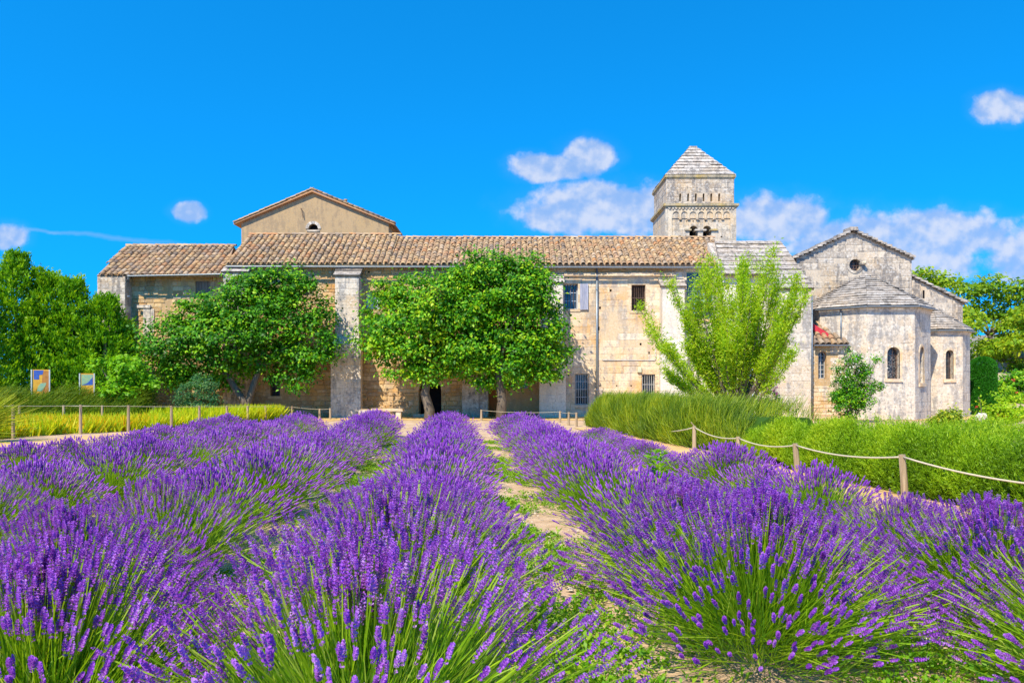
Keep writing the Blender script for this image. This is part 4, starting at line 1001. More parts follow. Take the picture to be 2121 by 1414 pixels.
# ------------------------------------------------------------------ vegetation
def unit(a): return a / np.maximum(np.linalg.norm(a, axis=-1, keepdims=True), 1e-9)
def leaves(name, P, axis, nrm, ln, wd, rnd, mat, fold=0.25):
    """one folded rhombus for each leaf"""
    axis = unit(axis); side = unit(np.cross(axis, nrm)); up = np.cross(side, axis)
    ln = np.asarray(ln)[:, None]; wd = np.asarray(wd)[:, None]
    m = P + axis * ln * 0.45
    V = np.stack([P, m + side * wd * .5 + up * wd * fold, P + axis * ln, m - side * wd * .5 + up * wd * fold], 1).reshape(-1, 3)
    Q = np.arange(len(V)).reshape(-1, 4)
    return np_mesh(name, V, Q, mat, rnd)
def ribbons(name, P0, P1, P2, wd, rnd, mat, taper=0.3):
    """curved tapering blades through three control points, two quads each"""
    n = len(P0); d = unit(P2 - P0); s = unit(np.cross(d, unit(rng.normal(size=(n, 3))))) * np.asarray(wd)[:, None] * .5
    mid = P0 * .25 + P1 * .5 + P2 * .25
    V = np.stack([P0 - s, P0 + s, mid + s * .8, mid - s * .8, P2 + s * taper, P2 - s * taper], 1).reshape(-1, 3)
    b = np.arange(n)[:, None] * 6
    Q = np.concatenate([b + np.array([0, 1, 2, 3]), b + np.array([3, 2, 4, 5])], 1).reshape(-1, 4)
    return np_mesh(name, V, Q, mat, np.repeat(rnd, 2))

def crown(lobes, nclump, per, cr, shell=(.55, 1.0), flat=.75):
    """leaf positions and outward directions: clumps scattered through the lobes, mostly near their skin"""
    L = np.array(lobes); w = L[:, 3] * L[:, 5]; k = rng.choice(len(L), nclump, p=w / w.sum())
    d = unit(rng.normal(size=(nclump, 3))); rad = rng.uniform(*shell, nclump)[:, None] ** .7
    c = L[k, :3] + d * rad * L[k, 3:6]
    size = cr * rng.uniform(.55, 1.35, nclump)
    P = np.repeat(c, per, 0); g_ = rng.normal(size=(nclump * per, 3)) * np.repeat(size, per)[:, None] * np.array([.62, .62, .62 * flat])
    out = unit(np.repeat(d, per, 0) * .7 + g_ * 1.2)
    tone = np.repeat(rng.uniform(-.26, .26, nclump), per)
    return P + g_, out, tone
def lobe(px, py, D, r, ry=None, dz=None):
    k = D / F * 1.06; return (X(px, D), D + (R(-.6, .6) if dz is None else dz), Z(py, D), r * k, r * k * .95, (ry or r) * k)
def branch_tube(parent, name, pts, r0, r1, mat, n=8, wob=.08):
    N = len(pts); mb = MB(); mb.tube(pts, [r0 + (r1 - r0) * i / (N - 1) for i in range(N)], n, wob=wob); return mb.build(name, mat, parent, True)
def curve(a, b, n=5, bend=.15, up=.1):
    a, b = Vector(a), Vector(b); L = (b - a).length; o = Vector((R(-1, 1), R(-1, 1), 0)) * bend * L
    return [a.lerp(b, i / n) + o * math.sin(math.pi * i / n) + Vector((0, 0, up * L * math.sin(math.pi * i / n))) for i in range(n + 1)]
def tree(name, label, base, trunk, limbs, lobes, nclump, per, cr, leaf, mat, bark='bark', group=None, cat='tree', shell=(.5, 1.0), lw=.55, flat=.75, part='leaves'):
    t = thing(name, label, cat, base, group)
    if name == 'round_tree':
        for l in list(lobes):
            for _ in range(3):
                a = R(-.4, 3.5); lobes.append((l[0] + math.cos(a) * l[3] * 1.02, l[1] + R(-.5, .5), l[2] + math.sin(a) * l[5] * 1.02, l[3] * .26, l[4] * .26, l[5] * .30))
    for pts, r0, r1 in trunk: branch_tube(t, 'trunk', pts, r0, r1, MAT[bark], 10)
    for pts, r0, r1 in limbs: branch_tube(t, 'limb', pts, r0, r1, MAT[bark], 6)
    P, out, tone = crown(lobes, nclump, per, cr, shell, flat); n = len(P)
    nz = unit(out * .55 + np.array([-.1, -.25, .75]) + rng.normal(size=(n, 3)) * .45)
    ax = unit(np.cross(nz, unit(rng.normal(size=(n, 3))))) + np.array([0, 0, -.25]) + out * .3
    ln = leaf * rng.uniform(.65, 1.25, n); r = np.clip(rng.beta(1.6, 1.8, n) + tone, 0.01, .99)
    o = obj(part, leaves(part, P, ax, nz, ln, ln * lw, r, MAT[mat]), t); tag(o, kind='stuff')
    return t
def limbs_to(fork, lobes, r0, every=1, sag=.1):
    return [(curve(fork, l[:3], 5, .10, sag), r0, r0 * .3) for l in lobes[::every]]

# round broadleaf trees in front of the wing
def build_trees():
    D = 37.2; base = W(512, 868, D); fork = base + Vector((0, 0, .55))
    lb = [lobe(*a) for a in [(362, 705, D, 52), (420, 670, D, 54), (398, 745, D, 58), (468, 700, D, 66), (458, 652, D, 38), (525, 640, D, 60), (566, 603, D, 42), (612, 640, D, 58), (642, 705, D, 50), (600, 752, D, 52), (560, 690, D, 62),
                              (472, 768, D, 36), (330, 742, D, 26), (655, 752, D, 28), (610, 590, D, 26), (545, 585, D, 24), (350, 765, D, 34), (500, 600, D, 28), (598, 776, D, 30), (385, 776, D, 26)]]
    e1, e2 = W(462, 765, D), W(540, 760, D)
    tree('round_tree', 'broad two-trunked tree with dense green crown left of the tall buttress', base,
         [(curve(fork, e1, 6, .03, .02), .20, .12), (curve(fork, e2, 6, .05, -.02), .19, .12), ([base + Vector((0, 0, -.2)), fork], .30, .22)],
         limbs_to(e1, [lb[0], lb[1], lb[2], lb[3]], .09) + limbs_to(e2, [lb[5], lb[6], lb[7], lb[8], lb[9]], .09), lb, 560, 70, .48, .19, 'leaf', shell=(.6, 1.0), flat=.5)
    D = 36.8; base = W(884, 868, D); fk = W(876, 775, D)
    lb = [lobe(*a) for a in [(800, 655, D, 50), (850, 612, D, 46), (905, 640, D, 60), (845, 680, D, 66), (905, 715, D, 66), (790, 700, D, 42), (838, 738, D, 46), (885, 755, D, 38), (940, 680, D, 55), (800, 610, D, 26), (960, 730, D, 48), (948, 622, D, 46), (962, 585, D, 26)]]
    tree('round_tree', 'round green tree with pale leaning trunk before the dark arched doorway', base,
         [([base + Vector((.1, 0, -.2)), W(890, 850, D), W(880, 815, D), W(883, 800, D), fk], .27, .17)], limbs_to(fk, lb[:7], .09), lb, 420, 70, .48, .19, 'leaf', group=None, shell=(.6, 1.0), flat=.5)
    D = 36.6; base = W(1036, 868, D); fk = W(1032, 770, D)
    lb = [lobe(*a) for a in [(990, 620, D, 60), (1060, 600, D, 58), (1104, 620, D, 40), (1045, 670, D, 76), (1104, 690, D, 52), (985, 700, D, 60), (1050, 745, D, 56), (1120, 745, D, 42), (1000, 560, D, 28), (1030, 545, D, 20), (1095, 560, D, 30), (1140, 684, D, 22), (1132, 720, D, 28),
                              (1190, 682, D, 9), (1126, 630, D, 20), (1010, 775, D, 30), (975, 650, D, 45), (1125, 580, D, 14), (985, 540, D, 12)]]
    tree('round_tree', 'tallest round green tree, its dark trunk beside the rust orange door', base,
         [([base + Vector((0, 0, -.2)), W(1040, 830, D), W(1036, 800, D), fk], .26, .18)], limbs_to(fk, lb[:8], .09), lb, 580, 70, .48, .19, 'leaf', shell=(.6, 1.0), flat=.5)
    # small maple-like tree at the left
    D = 32; base = W(248, 872, D); fk = W(246, 835, D)
    lb = [lobe(*a) for a in [(236, 765, D, 22, 11), (262, 757, D, 34, 15), (250, 788, D, 28, 14), (278, 790, D, 32, 17), (258, 812, D, 30, 13), (296, 775, D, 20, 11), (238, 745, D, 18, 8), (206, 752, D, 12, 6), (306, 800, D, 15, 8)]]
    tree('small_tree', 'small light green tree beside the painted boards', base, [([base, W(247, 850, D), fk], .05, .04), ([base, W(240, 840, D)], .04, .03)], limbs_to(fk, lb, .03), lb, 190, 20, .20, .15, 'leaf_young', cat='tree', lw=.8)
    # blue-green rounded shrub under the two-trunked tree
    D = 35; base = W(418, 870, D)
    lb = [lobe(*a) for a in [(418, 820, D, 40, 36), (400, 835, D, 28, 24), (440, 835, D, 26, 22), (420, 795, D, 26, 20), (415, 850, D, 34, 18)]]
    tree('rounded_shrub', 'dark blue-green rounded shrub below the two-trunked tree', base, [], limbs_to(base, lb[:4], .03), lb, 240, 24, .15, .10, 'leaf_dark', bark='twig', cat='shrub', shell=(.6, 1))
    # trees at the far right
    for px, py, D, s, lab in ((1935, 640, 62, 1.0, 'yellow-green spreading tree just right of the church aisle'), (2050, 665, 66, 1.25, 'large yellow-green tree at the right edge beyond the topiary'), (2175, 690, 60, 1.0, 'yellow-green tree cut by the right picture edge')):
        base = Vector((X(px, D), D, .5)); q = []
        for k in range(13):
            a = R(-1, 1); q.append(lobe(px + a * 75 * s, py + R(-62, 55) * s * (1 - .35 * abs(a)), D, R(24, 36) * s, R(12, 20) * s, R(-1.6, 1.6)))
        if s == 1.25: q += [lobe(2015, 595, D, 34, 18), lobe(2050, 590, D, 30, 18), lobe(2090, 610, D, 34, 20), lobe(2030, 730, D, 40, 18), lobe(2100, 760, D, 30, 14), lobe(2075, 720, D, 40, 20)]
        if px == 1935: q += [lobe(1920, 572, D, 30, 12), lobe(1960, 580, D, 28, 14)]
        fk = W(px, py + 30, D)
        tree('spreading_tree', lab, base, [([base, base.lerp(fk, .5) + Vector((.3, 0, 0)), fk], .32, .2)], limbs_to(fk, q[:9], .13), q, int(330 * s), 26, .62, .36, 'leaf_far', group='trees beyond the church', shell=(.4, 1), flat=.45)
build_trees()

def conifer(label, px, pyt, D, w, n, seed):
    base = Vector((X(px, D), D, 0)); t = thing('conifer', label, 'conifer', base, 'conifers at the left edge'); H_ = Z(pyt, D); wd = w * D / F
    branch_tube(t, 'trunk', [base, base + Vector((0, 0, H_ * .9))], .16, .03, MAT['bark'])
    k = n // 34; tt = rng.uniform(0, 1, k) ** .85; az = rng.uniform(0, 2 * math.pi, k)
    prof = np.minimum(1, (1 - tt) ** .9 * 1.3) * np.minimum(1, .55 + tt * 2.4)
    rr = wd * prof * rng.uniform(.70, 1.08, k)
    c = np.stack([base.x + rr * np.cos(az), base.y + rr * np.sin(az), tt * H_ * .95 + .1], 1)
    out = np.stack([np.cos(az), np.sin(az), np.full(k, .9)], 1)
    per = 34; P = np.repeat(c, per, 0); O = np.repeat(unit(out), per, 0); N = len(P)
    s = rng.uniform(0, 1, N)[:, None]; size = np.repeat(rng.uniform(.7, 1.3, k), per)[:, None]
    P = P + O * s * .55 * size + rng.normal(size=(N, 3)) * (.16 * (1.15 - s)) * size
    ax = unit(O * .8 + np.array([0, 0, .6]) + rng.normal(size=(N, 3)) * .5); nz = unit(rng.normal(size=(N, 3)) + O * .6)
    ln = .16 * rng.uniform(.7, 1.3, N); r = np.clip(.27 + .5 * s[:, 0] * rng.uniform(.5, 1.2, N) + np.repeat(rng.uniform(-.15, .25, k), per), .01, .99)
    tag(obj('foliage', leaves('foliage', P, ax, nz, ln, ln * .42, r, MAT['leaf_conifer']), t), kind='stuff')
for a in [('tallest conifer, pointed top, at the left edge', 34, 528, 35.5, 62, 17000), ('dense bright conifer in front of the tallest one', -48, 600, 34, 72, 12000), ('narrow conifer between the tallest and the wall', 96, 566, 36, 56, 14000),
          ('broad conifer nearest the corner pier', 218, 620, 36.5, 66, 15000), ('conifer with two soft tips right of the narrow one', 150, 580, 36.2, 54, 14000), ('low dark conifer behind the first painted board', 70, 650, 36.6, 60, 11000), ('low conifer behind the second painted board', 172, 668, 37, 60, 11000)]:
    conifer(*a, 1)
conifer('low conifer pressed against the end wing', 248, 668, 37.6, 40, 8000, 1)

# vase-shaped almond tree behind the hedge
def build_almond():
    D = 27; base = W(1528, 893, D); fk = W(1528, 862, D)
    t = thing('almond_tree', 'vase-shaped lime green tree with many thin stems right of the barred windows', 'tree', base)
    branch_tube(t, 'trunk', [base, fk], .16, .14, MAT['bark'])
    tips = [(1338, 632), (1350, 690), (1372, 770), (1388, 590), (1420, 600), (1440, 570), (1462, 560), (1490, 528), (1503, 545), (1520, 560), (1545, 545), (1556, 550), (1585, 532), (1600, 540), (1618, 548), (1632, 590), (1660, 612), (1672, 600), (1650, 700), (1632, 730),
            (1400, 790), (1365, 730), (1450, 640), (1500, 620), (1560, 620), (1600, 640), (1480, 700), (1540, 690), (1590, 720), (1430, 720), (1408, 660), (1640, 650)]
    tips += [(R(1390, 1630), R(575, 760)) for _ in range(22)]
    Ps, As, Ts = [], [], []
    for i, (px, py) in enumerate(tips):
        d = R(-1.6, 1.6); tip = W(px, py, D) + Vector((0, d, 0)); a = fk + Vector((R(-.1, .1), R(-.1, .1), R(-.1, .05)))
        mid = a.lerp(tip, .5) + Vector(((tip.x - a.x) * .12, 0, -.10 * abs(tip.x - a.x)))
        pts = [a.lerp(mid, s).lerp(mid.lerp(tip, s), s) for s in np.linspace(0, 1, 8)]
        branch_tube(t, 'stem', pts, .05, .008, MAT['bark'], 6)
        for k in range(int(44)):
            s = R(.34, 1.0) if k > 6 else R(.75, 1.0); q = Vector(pts[min(6, int(s * 7))]).lerp(Vector(pts[min(7, int(s * 7) + 1)]), s * 7 % 1)
            dr = (Vector((R(-1, 1), R(-1, 1), R(.1, 1.2))) + (tip - mid).normalized() * 1.1).normalized(); L = R(.2, .95) * (1.15 - .55 * s)
            n = int(27); u_ = np.linspace(.05, 1, n)[:, None]
            P = np.array(q)[None] + np.array(dr)[None] * L * u_ + rng.normal(size=(n, 3)) * .075
            Ps.append(P); As.append(np.array(dr)[None] * .5 + rng.normal(size=(n, 3)) * .6 + np.array([0, 0, -.1])); Ts.append(np.full(n, R(-.2, .2)))
    P, A, Tn = np.concatenate(Ps), np.concatenate(As), np.concatenate(Ts); N = len(P)
    ln = .115 * rng.uniform(.7, 1.3, N)
    tag(obj('leaves', leaves('leaves', P, A, unit(rng.normal(size=(N, 3)) + np.array([-.2, -.4, .6])), ln, ln * .30, np.clip(rng.beta(2, 2, N) + Tn, .01, .99), MAT['leaf_almond']), t), kind='stuff')
build_almond()

# climbing rose against the apse, topiary, small shrubs
def build_shrubs():
    D = 34; base = W(1765, 875, D)
    lb = [lobe(*a, None, R(-.3, .3)) for a in [(1765, 800, D, 34), (1745, 770, D, 26), (1790, 770, D, 20), (1755, 835, D, 34), (1785, 825, D, 26), (1735, 820, D, 18), (1762, 745, D, 16), (1812, 745, D, 7), (1822, 800, D, 8), (1720, 790, D, 8), (1800, 800, D, 14), (1755, 725, D, 6)]]
    t = tree('rose_bush', 'tall loose rose bush growing against the apse', base, [], [(curve(base + Vector((R(-.3, .3), 0, 0)), l[:3], 5, .05, .0), .025, .01) for l in lb], lb, 420, 24, .16, .10, 'leaf', bark='twig', cat='shrub', shell=(.2, 1))
    n = 90; P = np.array([lb[k][:3] for k in rng.choice([1, 6, 6, 7, 0], n)]) + rng.normal(size=(n, 3)) * [.3, .2, .3]
    tag(obj('blossoms', leaves('blossoms', P, rng.normal(size=(n, 3)), np.tile([-.3, -1, .4], (n, 1)) + rng.normal(size=(n, 3)) * .3, np.full(n, .08), np.full(n, .08), rng.uniform(0, 1, n), MAT['white_petal']), t), kind='stuff')
    # clipped column
    D = 43; base = Vector((X(2036, D), D, 0)); t = thing('topiary', 'clipped dark green column with rounded top beside the small apse', 'topiary', base)
    rx = 24.5 * D / F; h = Z(740, D); n = 26000
    u_ = rng.uniform(0, 1, n); az = rng.uniform(0, 2 * math.pi, n); z = .25 + u_ * (h - .25); zt = h - rx * .8
    rr = np.where(z > zt, rx * np.sqrt(np.maximum(0, 1 - ((z - zt) / (h - zt)) ** 2)), rx) * (1 + .02 * np.sin(z * 9 + 3 * az)) * rng.uniform(.94, 1.0, n)
    P = np.stack([base.x + rr * np.cos(az), base.y + rr * np.sin(az), z], 1); out = np.stack([np.cos(az), np.sin(az), np.where(z > zt, (z - zt) / (h - zt), .1)], 1)
    tag(obj('foliage', leaves('foliage', P, out + rng.normal(size=(n, 3)) * .7, unit(out + rng.normal(size=(n, 3)) * .5), np.full(n, .085), np.full(n, .04), rng.uniform(0, 1, n), MAT['leaf_topiary']), t), kind='stuff')
    branch_tube(t, 'trunk', [base, base + Vector((0, 0, h * .85))], rx * .86, rx * .80, MAT['leaf_topiary'], 16, .0)
    # low shrubs around the hedge end
    for (px, py, D, r, m_, nm, lab, s) in [(1965, 872, 24, 34, 'broom', 'low_shrub', 'low olive shrub at the foot of the small apse', .09), (2085, 862, 21, 46, 'leaf_almond', 'rose_bush', 'tall yellow-green rose bush at the right picture edge', .09), (2040, 880, 22, 26, 'leaf', 'rose_bush', 'low dark rose bush with red blooms below the topiary', .07)]:
        base = Vector((X(px, D), D, 0)); k = D / F
        lb = [(base.x + R(-.7, .7) * r * k, D + R(-.4, .4), Z(py, D) + R(-.25, .35) * r * k, r * k * .5, r * k * .5, r * k * .42) for _ in range(8)]
        if r == 46: lb += [lobe(2105, 815, D, 18, 16), lobe(2095, 845, D, 26, 20), lobe(2120, 835, D, 24, 22)]
        t = tree(nm, lab, base, [], [(curve(base, l[:3], 4, .05, 0), .02, .008) for l in lb[:6]], lb, 150, 22, .11, s, m_, bark='twig', cat='shrub', shell=(.3, 1))
        if nm == 'rose_bush':
            n = 14; P = np.array([lb[i][:3] for i in rng.choice(len(lb), n)]) + rng.normal(size=(n, 3)) * .22
            nn = 8; P = np.repeat(P, nn, 0) + rng.normal(size=(n * nn, 3)) * .015
            tag(obj('blossoms', leaves('blossoms', P, rng.normal(size=(n * nn, 3)), rng.normal(size=(n * nn, 3)), np.full(n * nn, .045), np.full(n * nn, .04), rng.uniform(0, 1, n * nn), MAT['red_petal']), t), kind='stuff')
    D = 49; base = Vector((X(2110, D), D, 0)); lb = [lobe(px, py, D, 24, 16) for px, py in ((2075, 800), (2100, 785), (2130, 790), (2150, 775), (2110, 812), (2085, 820), (2140, 815))]
    tree('shrub_thicket', 'dark green thicket below the far house', base, [], limbs_to(base, lb[:5], .04), lb, 220, 26, .34, .2, 'leaf', bark='twig', cat='shrub', shell=(.3, 1))
    # white rose on a tall stem
    D = 20; base = Vector((X(2033, D), D, 0)); t = thing('white_rose', 'tall rose stem with white blooms below the topiary', 'flower', base)
    branch_tube(t, 'stem', [base, W(2034, 860, D), W(2030, 830, D), W(2026, 822, D)], .012, .006, MAT['twig'], 6)
    for px, py, r in ((2030, 864, 8), (2037, 862, 7)):
        nn = 60; d = unit(rng.normal(size=(nn, 3))); c = np.array(W(px, py, D)); k = D / F
        P = c + d * r * k * .5; tag(obj('bloom', leaves('bloom', P, np.cross(d, rng.normal(size=(nn, 3))) + d * .5, d, np.full(nn, r * k * .9), np.full(nn, r * k * .9), rng.uniform(0, 1, nn), MAT['white_petal']), t), kind='stuff')
    nn = 40; P = np.array(W(2030, 840, D)) + rng.normal(size=(nn, 3)) * [.07, .05, .16]
    tag(obj('leaves', leaves('leaves', P, rng.normal(size=(nn, 3)), rng.normal(size=(nn, 3)), np.full(nn, .07), np.full(nn, .05), rng.uniform(0, 1, nn), MAT['leaf_almond']), t), kind='stuff')
    # pink mallow by the transept
    D = 31; base = Vector((X(1590, D), D, 0)); lb = [lobe(*a) for a in [(1600, 835, D, 18, 22), (1580, 850, D, 16, 20), (1612, 860, D, 18, 16), (1590, 800, D, 10, 18), (1575, 780, D, 8, 12)]]
    t = tree('mallow', 'pink flowering mallow in front of the transept wall', base, [], [(curve(base, l[:3], 4, .05, 0), .02, .01) for l in lb], lb, 70, 20, .12, .10, 'leaf_young', bark='twig', cat='flower', lw=.8)
    n = 26; c = np.array([W(px, py, D - .3) for px, py in [(1582, 782), (1601, 780), (1575, 818), (1605, 800), (1610, 846), (1622, 843), (1600, 830), (1590, 850), (1604, 812), (1586, 806), (1596, 845), (1615, 862), (1580, 835)] * 2]) + rng.normal(size=(26, 3)) * .06
    nn = 6; P = np.repeat(c, nn, 0); tag(obj('blossoms', leaves('blossoms', P, rng.normal(size=(n * nn, 3)) * [1, .3, 1], np.tile([-.2, -1, .3], (n * nn, 1)), np.full(n * nn, .075), np.full(n * nn, .07), rng.uniform(0, 1, n * nn), MAT['pink']), t), kind='stuff')
build_shrubs()

# ------------------------------------------------------------------ hedges, iris bed
def interp(poly, D):
    ys = [p[1] for p in poly]; xs = [p[0] for p in poly]; o = np.argsort(ys); return np.interp(D, np.array(ys)[o], np.array(xs)[o])
def core(parent, poly, width, h, mat):
    mb = MB(); rings = []
    for x, y in poly:
        w = width(y); rings.append([(x + .25, y, 0), (x + .3, y, h(y) * .5), (x + w * .35, y, h(y) * .82), (x + w * .75, y, h(y) * .82), (x + w - .2, y, h(y) * .4), (x + w - .2, y, 0)])
    for a, b in zip(rings[:-1], rings[1:]):
        for k in range(5): mb.add([a[k], a[k+1], b[k+1], b[k]], [(0, 1, 2, 3)], 0, .05)
    mb.add(rings[0], [tuple(range(6))], 0, .05); mb.add(rings[-1], [tuple(range(6))], 0, .05)
    mb.build('hedge_core', mat, parent)  # solid dark filler hidden behind the stems, stops the hedge being seen through
def surface(n, poly, width, h, D0, D1, topshare=.45):
    """points on the rounded skin of a hedge that runs along poly, and outward directions"""
    D = rng.uniform(D0, D1, n); x = interp(poly, D); w = np.vectorize(width)(D); hh = np.vectorize(h)(D)
    a = np.where(rng.uniform(0, 1, n) < topshare, rng.uniform(.30, .98, n), rng.uniform(.0, .36, n))   # 0 foot of the path side .. 1 far side of the top
    ang = np.minimum(a / .36, 1) * math.pi / 2
    px = np.where(a < .36, x + (1 - np.cos(ang)) * .55, x + .55 + (a - .36) / .64 * (w - .55))
    pz = np.where(a < .36, hh * np.sin(ang) ** .8, hh)
    end = np.minimum((D - D0) / .9, (D1 - D) / .9); pz = pz * np.clip(end, .0, 1) ** .35
    bump = .07 * np.sin(D * 3.1 + px * 1.3) + .05 * np.sin(D * 7.3 - px * 4.1)
    out = np.stack([-np.cos(ang), np.clip(1 - end, 0, 1) * -np.sign(D1 - D - (D - D0)) * -1, np.sin(ang) + .25], 1)
    P = np.stack([px, D, np.maximum(.03, pz + bump * (pz > .2))], 1)
    return P, unit(out)

def build_hedges():
    poly = [(2.9, 31), (3.75, 25), (4.55, 20.5), (5.35, 18.6)]
    t = thing('broom_hedge', 'wispy yellow-green broom hedge in front of the barred windows', 'hedge', (4.2, 24, 0))
    h = lambda D: 1.08; w = lambda D: 2.4
    core(t, poly, w, h, MAT['broom_dark'])
    n = 26000; P, O = surface(n, poly, w, h, 18.6, 31, .35)
    P = P - O * rng.uniform(0, .25, (n, 1)); L = rng.uniform(.22, .5, (n, 1))
    d = unit(O * .75 + np.array([.25, .1, .55]) + rng.normal(size=(n, 3)) * .28)
    P1 = P + d * L * .5; P2 = P + d * L + np.array([.10, 0, -.05]) * L * 2
    tag(obj('stems', ribbons('stems', P, P1, P2, np.full(n, .013), np.clip(rng.beta(2, 2, n) + O[:, 2] * .12 - .08 + .22 * np.sin(P[:, 1] * 1.9 + P[:, 0]) * np.sin(P[:, 0] * 3.1 + P[:, 2] * 4), .01, .99), MAT['broom'], .3), t), kind='stuff')
    # rosemary
    poly = [(7.0, 6.4), (6.45, 9.5), (5.75, 13.6), (5.35, 17), (5.5, 18.4)]
    t = thing('rosemary_hedge', 'broad bright green rosemary hedge behind the right rope fence', 'hedge', (8, 13, 0))
    h = lambda D: .80 - .024 * max(0, D - 9); w = lambda D: 6.0
    core(t, poly, w, h, MAT['broom_dark'])
    n = 16000; P, O = surface(n, poly, w, h, 6.4, 18.4, .36)
    keep = (P[:, 0] - .0 < P[:, 1] * .70 + 1.6); P, O = P[keep], O[keep]; n = len(P)
    d = unit(O * .55 + np.array([-.05, -.05, .8]) + rng.normal(size=(n, 3)) * .22); L = rng.uniform(.14, .36, (n, 1)); tone = rng.uniform(-.12, .12, n) + .30 * np.sin(P[:, 1] * 2.3 + P[:, 0]) * np.sin(P[:, 0] * 2.9 - P[:, 1] * 1.1)  # tone also carries painted clump shading: crests lighter, hollows darker
    P[:, 2] += .14 * np.sin(P[:, 1] * 2.3 + P[:, 0]) * np.sin(P[:, 0] * 2.9 - P[:, 1] * 1.1)
    P = P - d * .08
    k = 17; u_ = np.linspace(.05, 1, k)
    PP = (P[:, None] + d[:, None] * L[:, None] * u_[None, :, None]).reshape(-1, 3)
    AA = np.repeat(d, k, 0) * .9 + rng.normal(size=(n * k, 3)) * .55; N = n * k
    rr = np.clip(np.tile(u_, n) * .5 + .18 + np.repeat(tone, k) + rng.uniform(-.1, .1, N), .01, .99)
    tag(obj('sprigs', leaves('sprigs', PP, AA, rng.normal(size=(N, 3)), rng.uniform(.045, .08, N), rng.uniform(.009, .015, N), rr, MAT['rosemary']), t), kind='stuff')
    # dark broom behind the iris bed, and its plume at the picture edge
    t = thing('broom_hedge', 'dark wispy hedge below the painted boards at the left', 'hedge', (-18, 33, 0))
    def leftmass(parent, x0, x1, y0, y1, hh, n, lean, mat, nm):
        P = np.stack([rng.uniform(x0, x1, n), rng.uniform(y0, y1, n), np.zeros(n)], 1); f = rng.uniform(0, 1, n)
        edge = np.minimum(1, np.minimum(P[:, 1] - y0, .8) / .8 * .6 + .4); P[:, 2] = hh * f ** .7 * edge * (1 + .12 * np.sin(P[:, 0] * 2.3))
        d = unit(np.tile(lean, (n, 1)) + rng.normal(size=(n, 3)) * .3); L = rng.uniform(.25, .6, (n, 1))
        tag(obj(nm, ribbons(nm, P, P + d * L * .5, P + d * L + np.array([.12, 0, -.04]) * L, np.full(n, .016), rng.beta(2, 2, n), MAT[mat], .3), parent), kind='stuff')
    leftmass(t, -23, -15.2, 30.9, 32.9, 1.32, 17000, [.75, -.25, .55], 'broom_dark', 'stems')
    mb = MB(); mb.box((-23, 31.7, 0), (-15.4, 32.7, .95)); mb.build('hedge_core', MAT['broom_dark'], t)  # solid dark filler box hidden among the stems, not real branchwork
    t = thing('broom_shrub', 'feathery broom shrub leaning in at the left picture edge', 'shrub', (-15.3, 22.5, 0))
    n = 900; c = np.array([-15.9, 22.5, .2]); d = unit(np.array([.35, 0, .75]) + rng.normal(size=(n, 3)) * .38); L = rng.uniform(.7, 1.75, (n, 1))
    tag(obj('stems', ribbons('stems', c + rng.normal(size=(n, 3)) * .2, c + d * L * .5, c + d * L + np.array([.25, 0, -.08]) * L, np.full(n, .022), rng.uniform(.2, 1, n), MAT['broom'], .3), t), kind='stuff')
    # iris bed
    near = [(-16.2, 22.5), (-15.6, 24), (-14.9, 26.4), (-13.4, 28), (-12.4, 30), (-11.2, 34), (-10.4, 36.2)]
    nf = 3000; D = rng.uniform(22.5, 36.2, nf); x = interp(near, D) - .35 - rng.uniform(0, 1, nf) ** 1.1 * np.where(D < 30.2, 7.5, np.maximum(.8, (36.6 - D) * 1.1))
    per = 9; P = np.repeat(np.stack([x, D, np.zeros(nf)], 1), per, 0) + rng.normal(size=(nf * per, 3)) * [.07, .07, 0]; N = len(P)
    fan = np.repeat(unit(rng.normal(size=(nf, 3)) * [1, 1, 0] + 1e-6), per, 0); d = unit(fan * rng.uniform(-.7, .7, (N, 1)) + np.array([.15, 0, 1.0])); L = rng.uniform(.36, .70, (N, 1)) * np.repeat(np.where(D > 31, 1.25, 1.0), per)[:, None]
    P2 = P + d * L; P2[:, 2] -= (rng.uniform(0, .12, N))
    rr = rng.beta(2, 2, N); dry = np.repeat((D < 29.5) & (x < interp(near, D) - .6), per) & (rng.uniform(0, 1, N) < .55)
    for sel, nm, m_, lab in ((~dry, 'iris_bed', 'iris', 'fresh yellow-green iris blades inside the left rope fence'), (dry, 'dry_iris_bed', 'iris_dry', 'yellowing orange iris blades inside the left rope fence')):
        o = obj(nm, ribbons(nm, P[sel], P[sel] + d[sel] * L[sel] * .55, P2[sel], rng.uniform(.04, .07, sel.sum()), rr[sel], MAT[m_], .15)); tag(o, lab, 'plants', kind='stuff')
build_hedges()

# ------------------------------------------------------------------ rope fences
def fence(label, posts, base, rope=.014, sag=.06):
    t = thing('rope_fence', label, 'fence', base); tops = []
    for x, y, h, ln in posts:
        mb = MB(); p = [Vector((x, y, -.15)), Vector((x + ln * .5, y, h * .5)), Vector((x + ln, y, h))]; mb.tube(p, [.055, .05, .045], 9, wob=.08); o = mb.build('post', MAT['post'], t); tops.append(p[2])
    for a, b in zip(tops[:-1], tops[1:]):
        n = 14; a_, b_ = a + Vector((0, -.03, -.03)), b + Vector((0, -.03, -.03)); L = (b - a).length
        mb = MB(); mb.tube([a_.lerp(b_, k / n) - Vector((0, 0, 4 * sag * L / 3 * (k / n) * (1 - k / n))) for k in range(n + 1)], rope, 6); mb.build('rope', MAT['rope'], t, True)
    return t, tops
def post_at(px, py, D, ln=0): p = W(px, py, D); return (p.x - ln, D, p.z, ln)
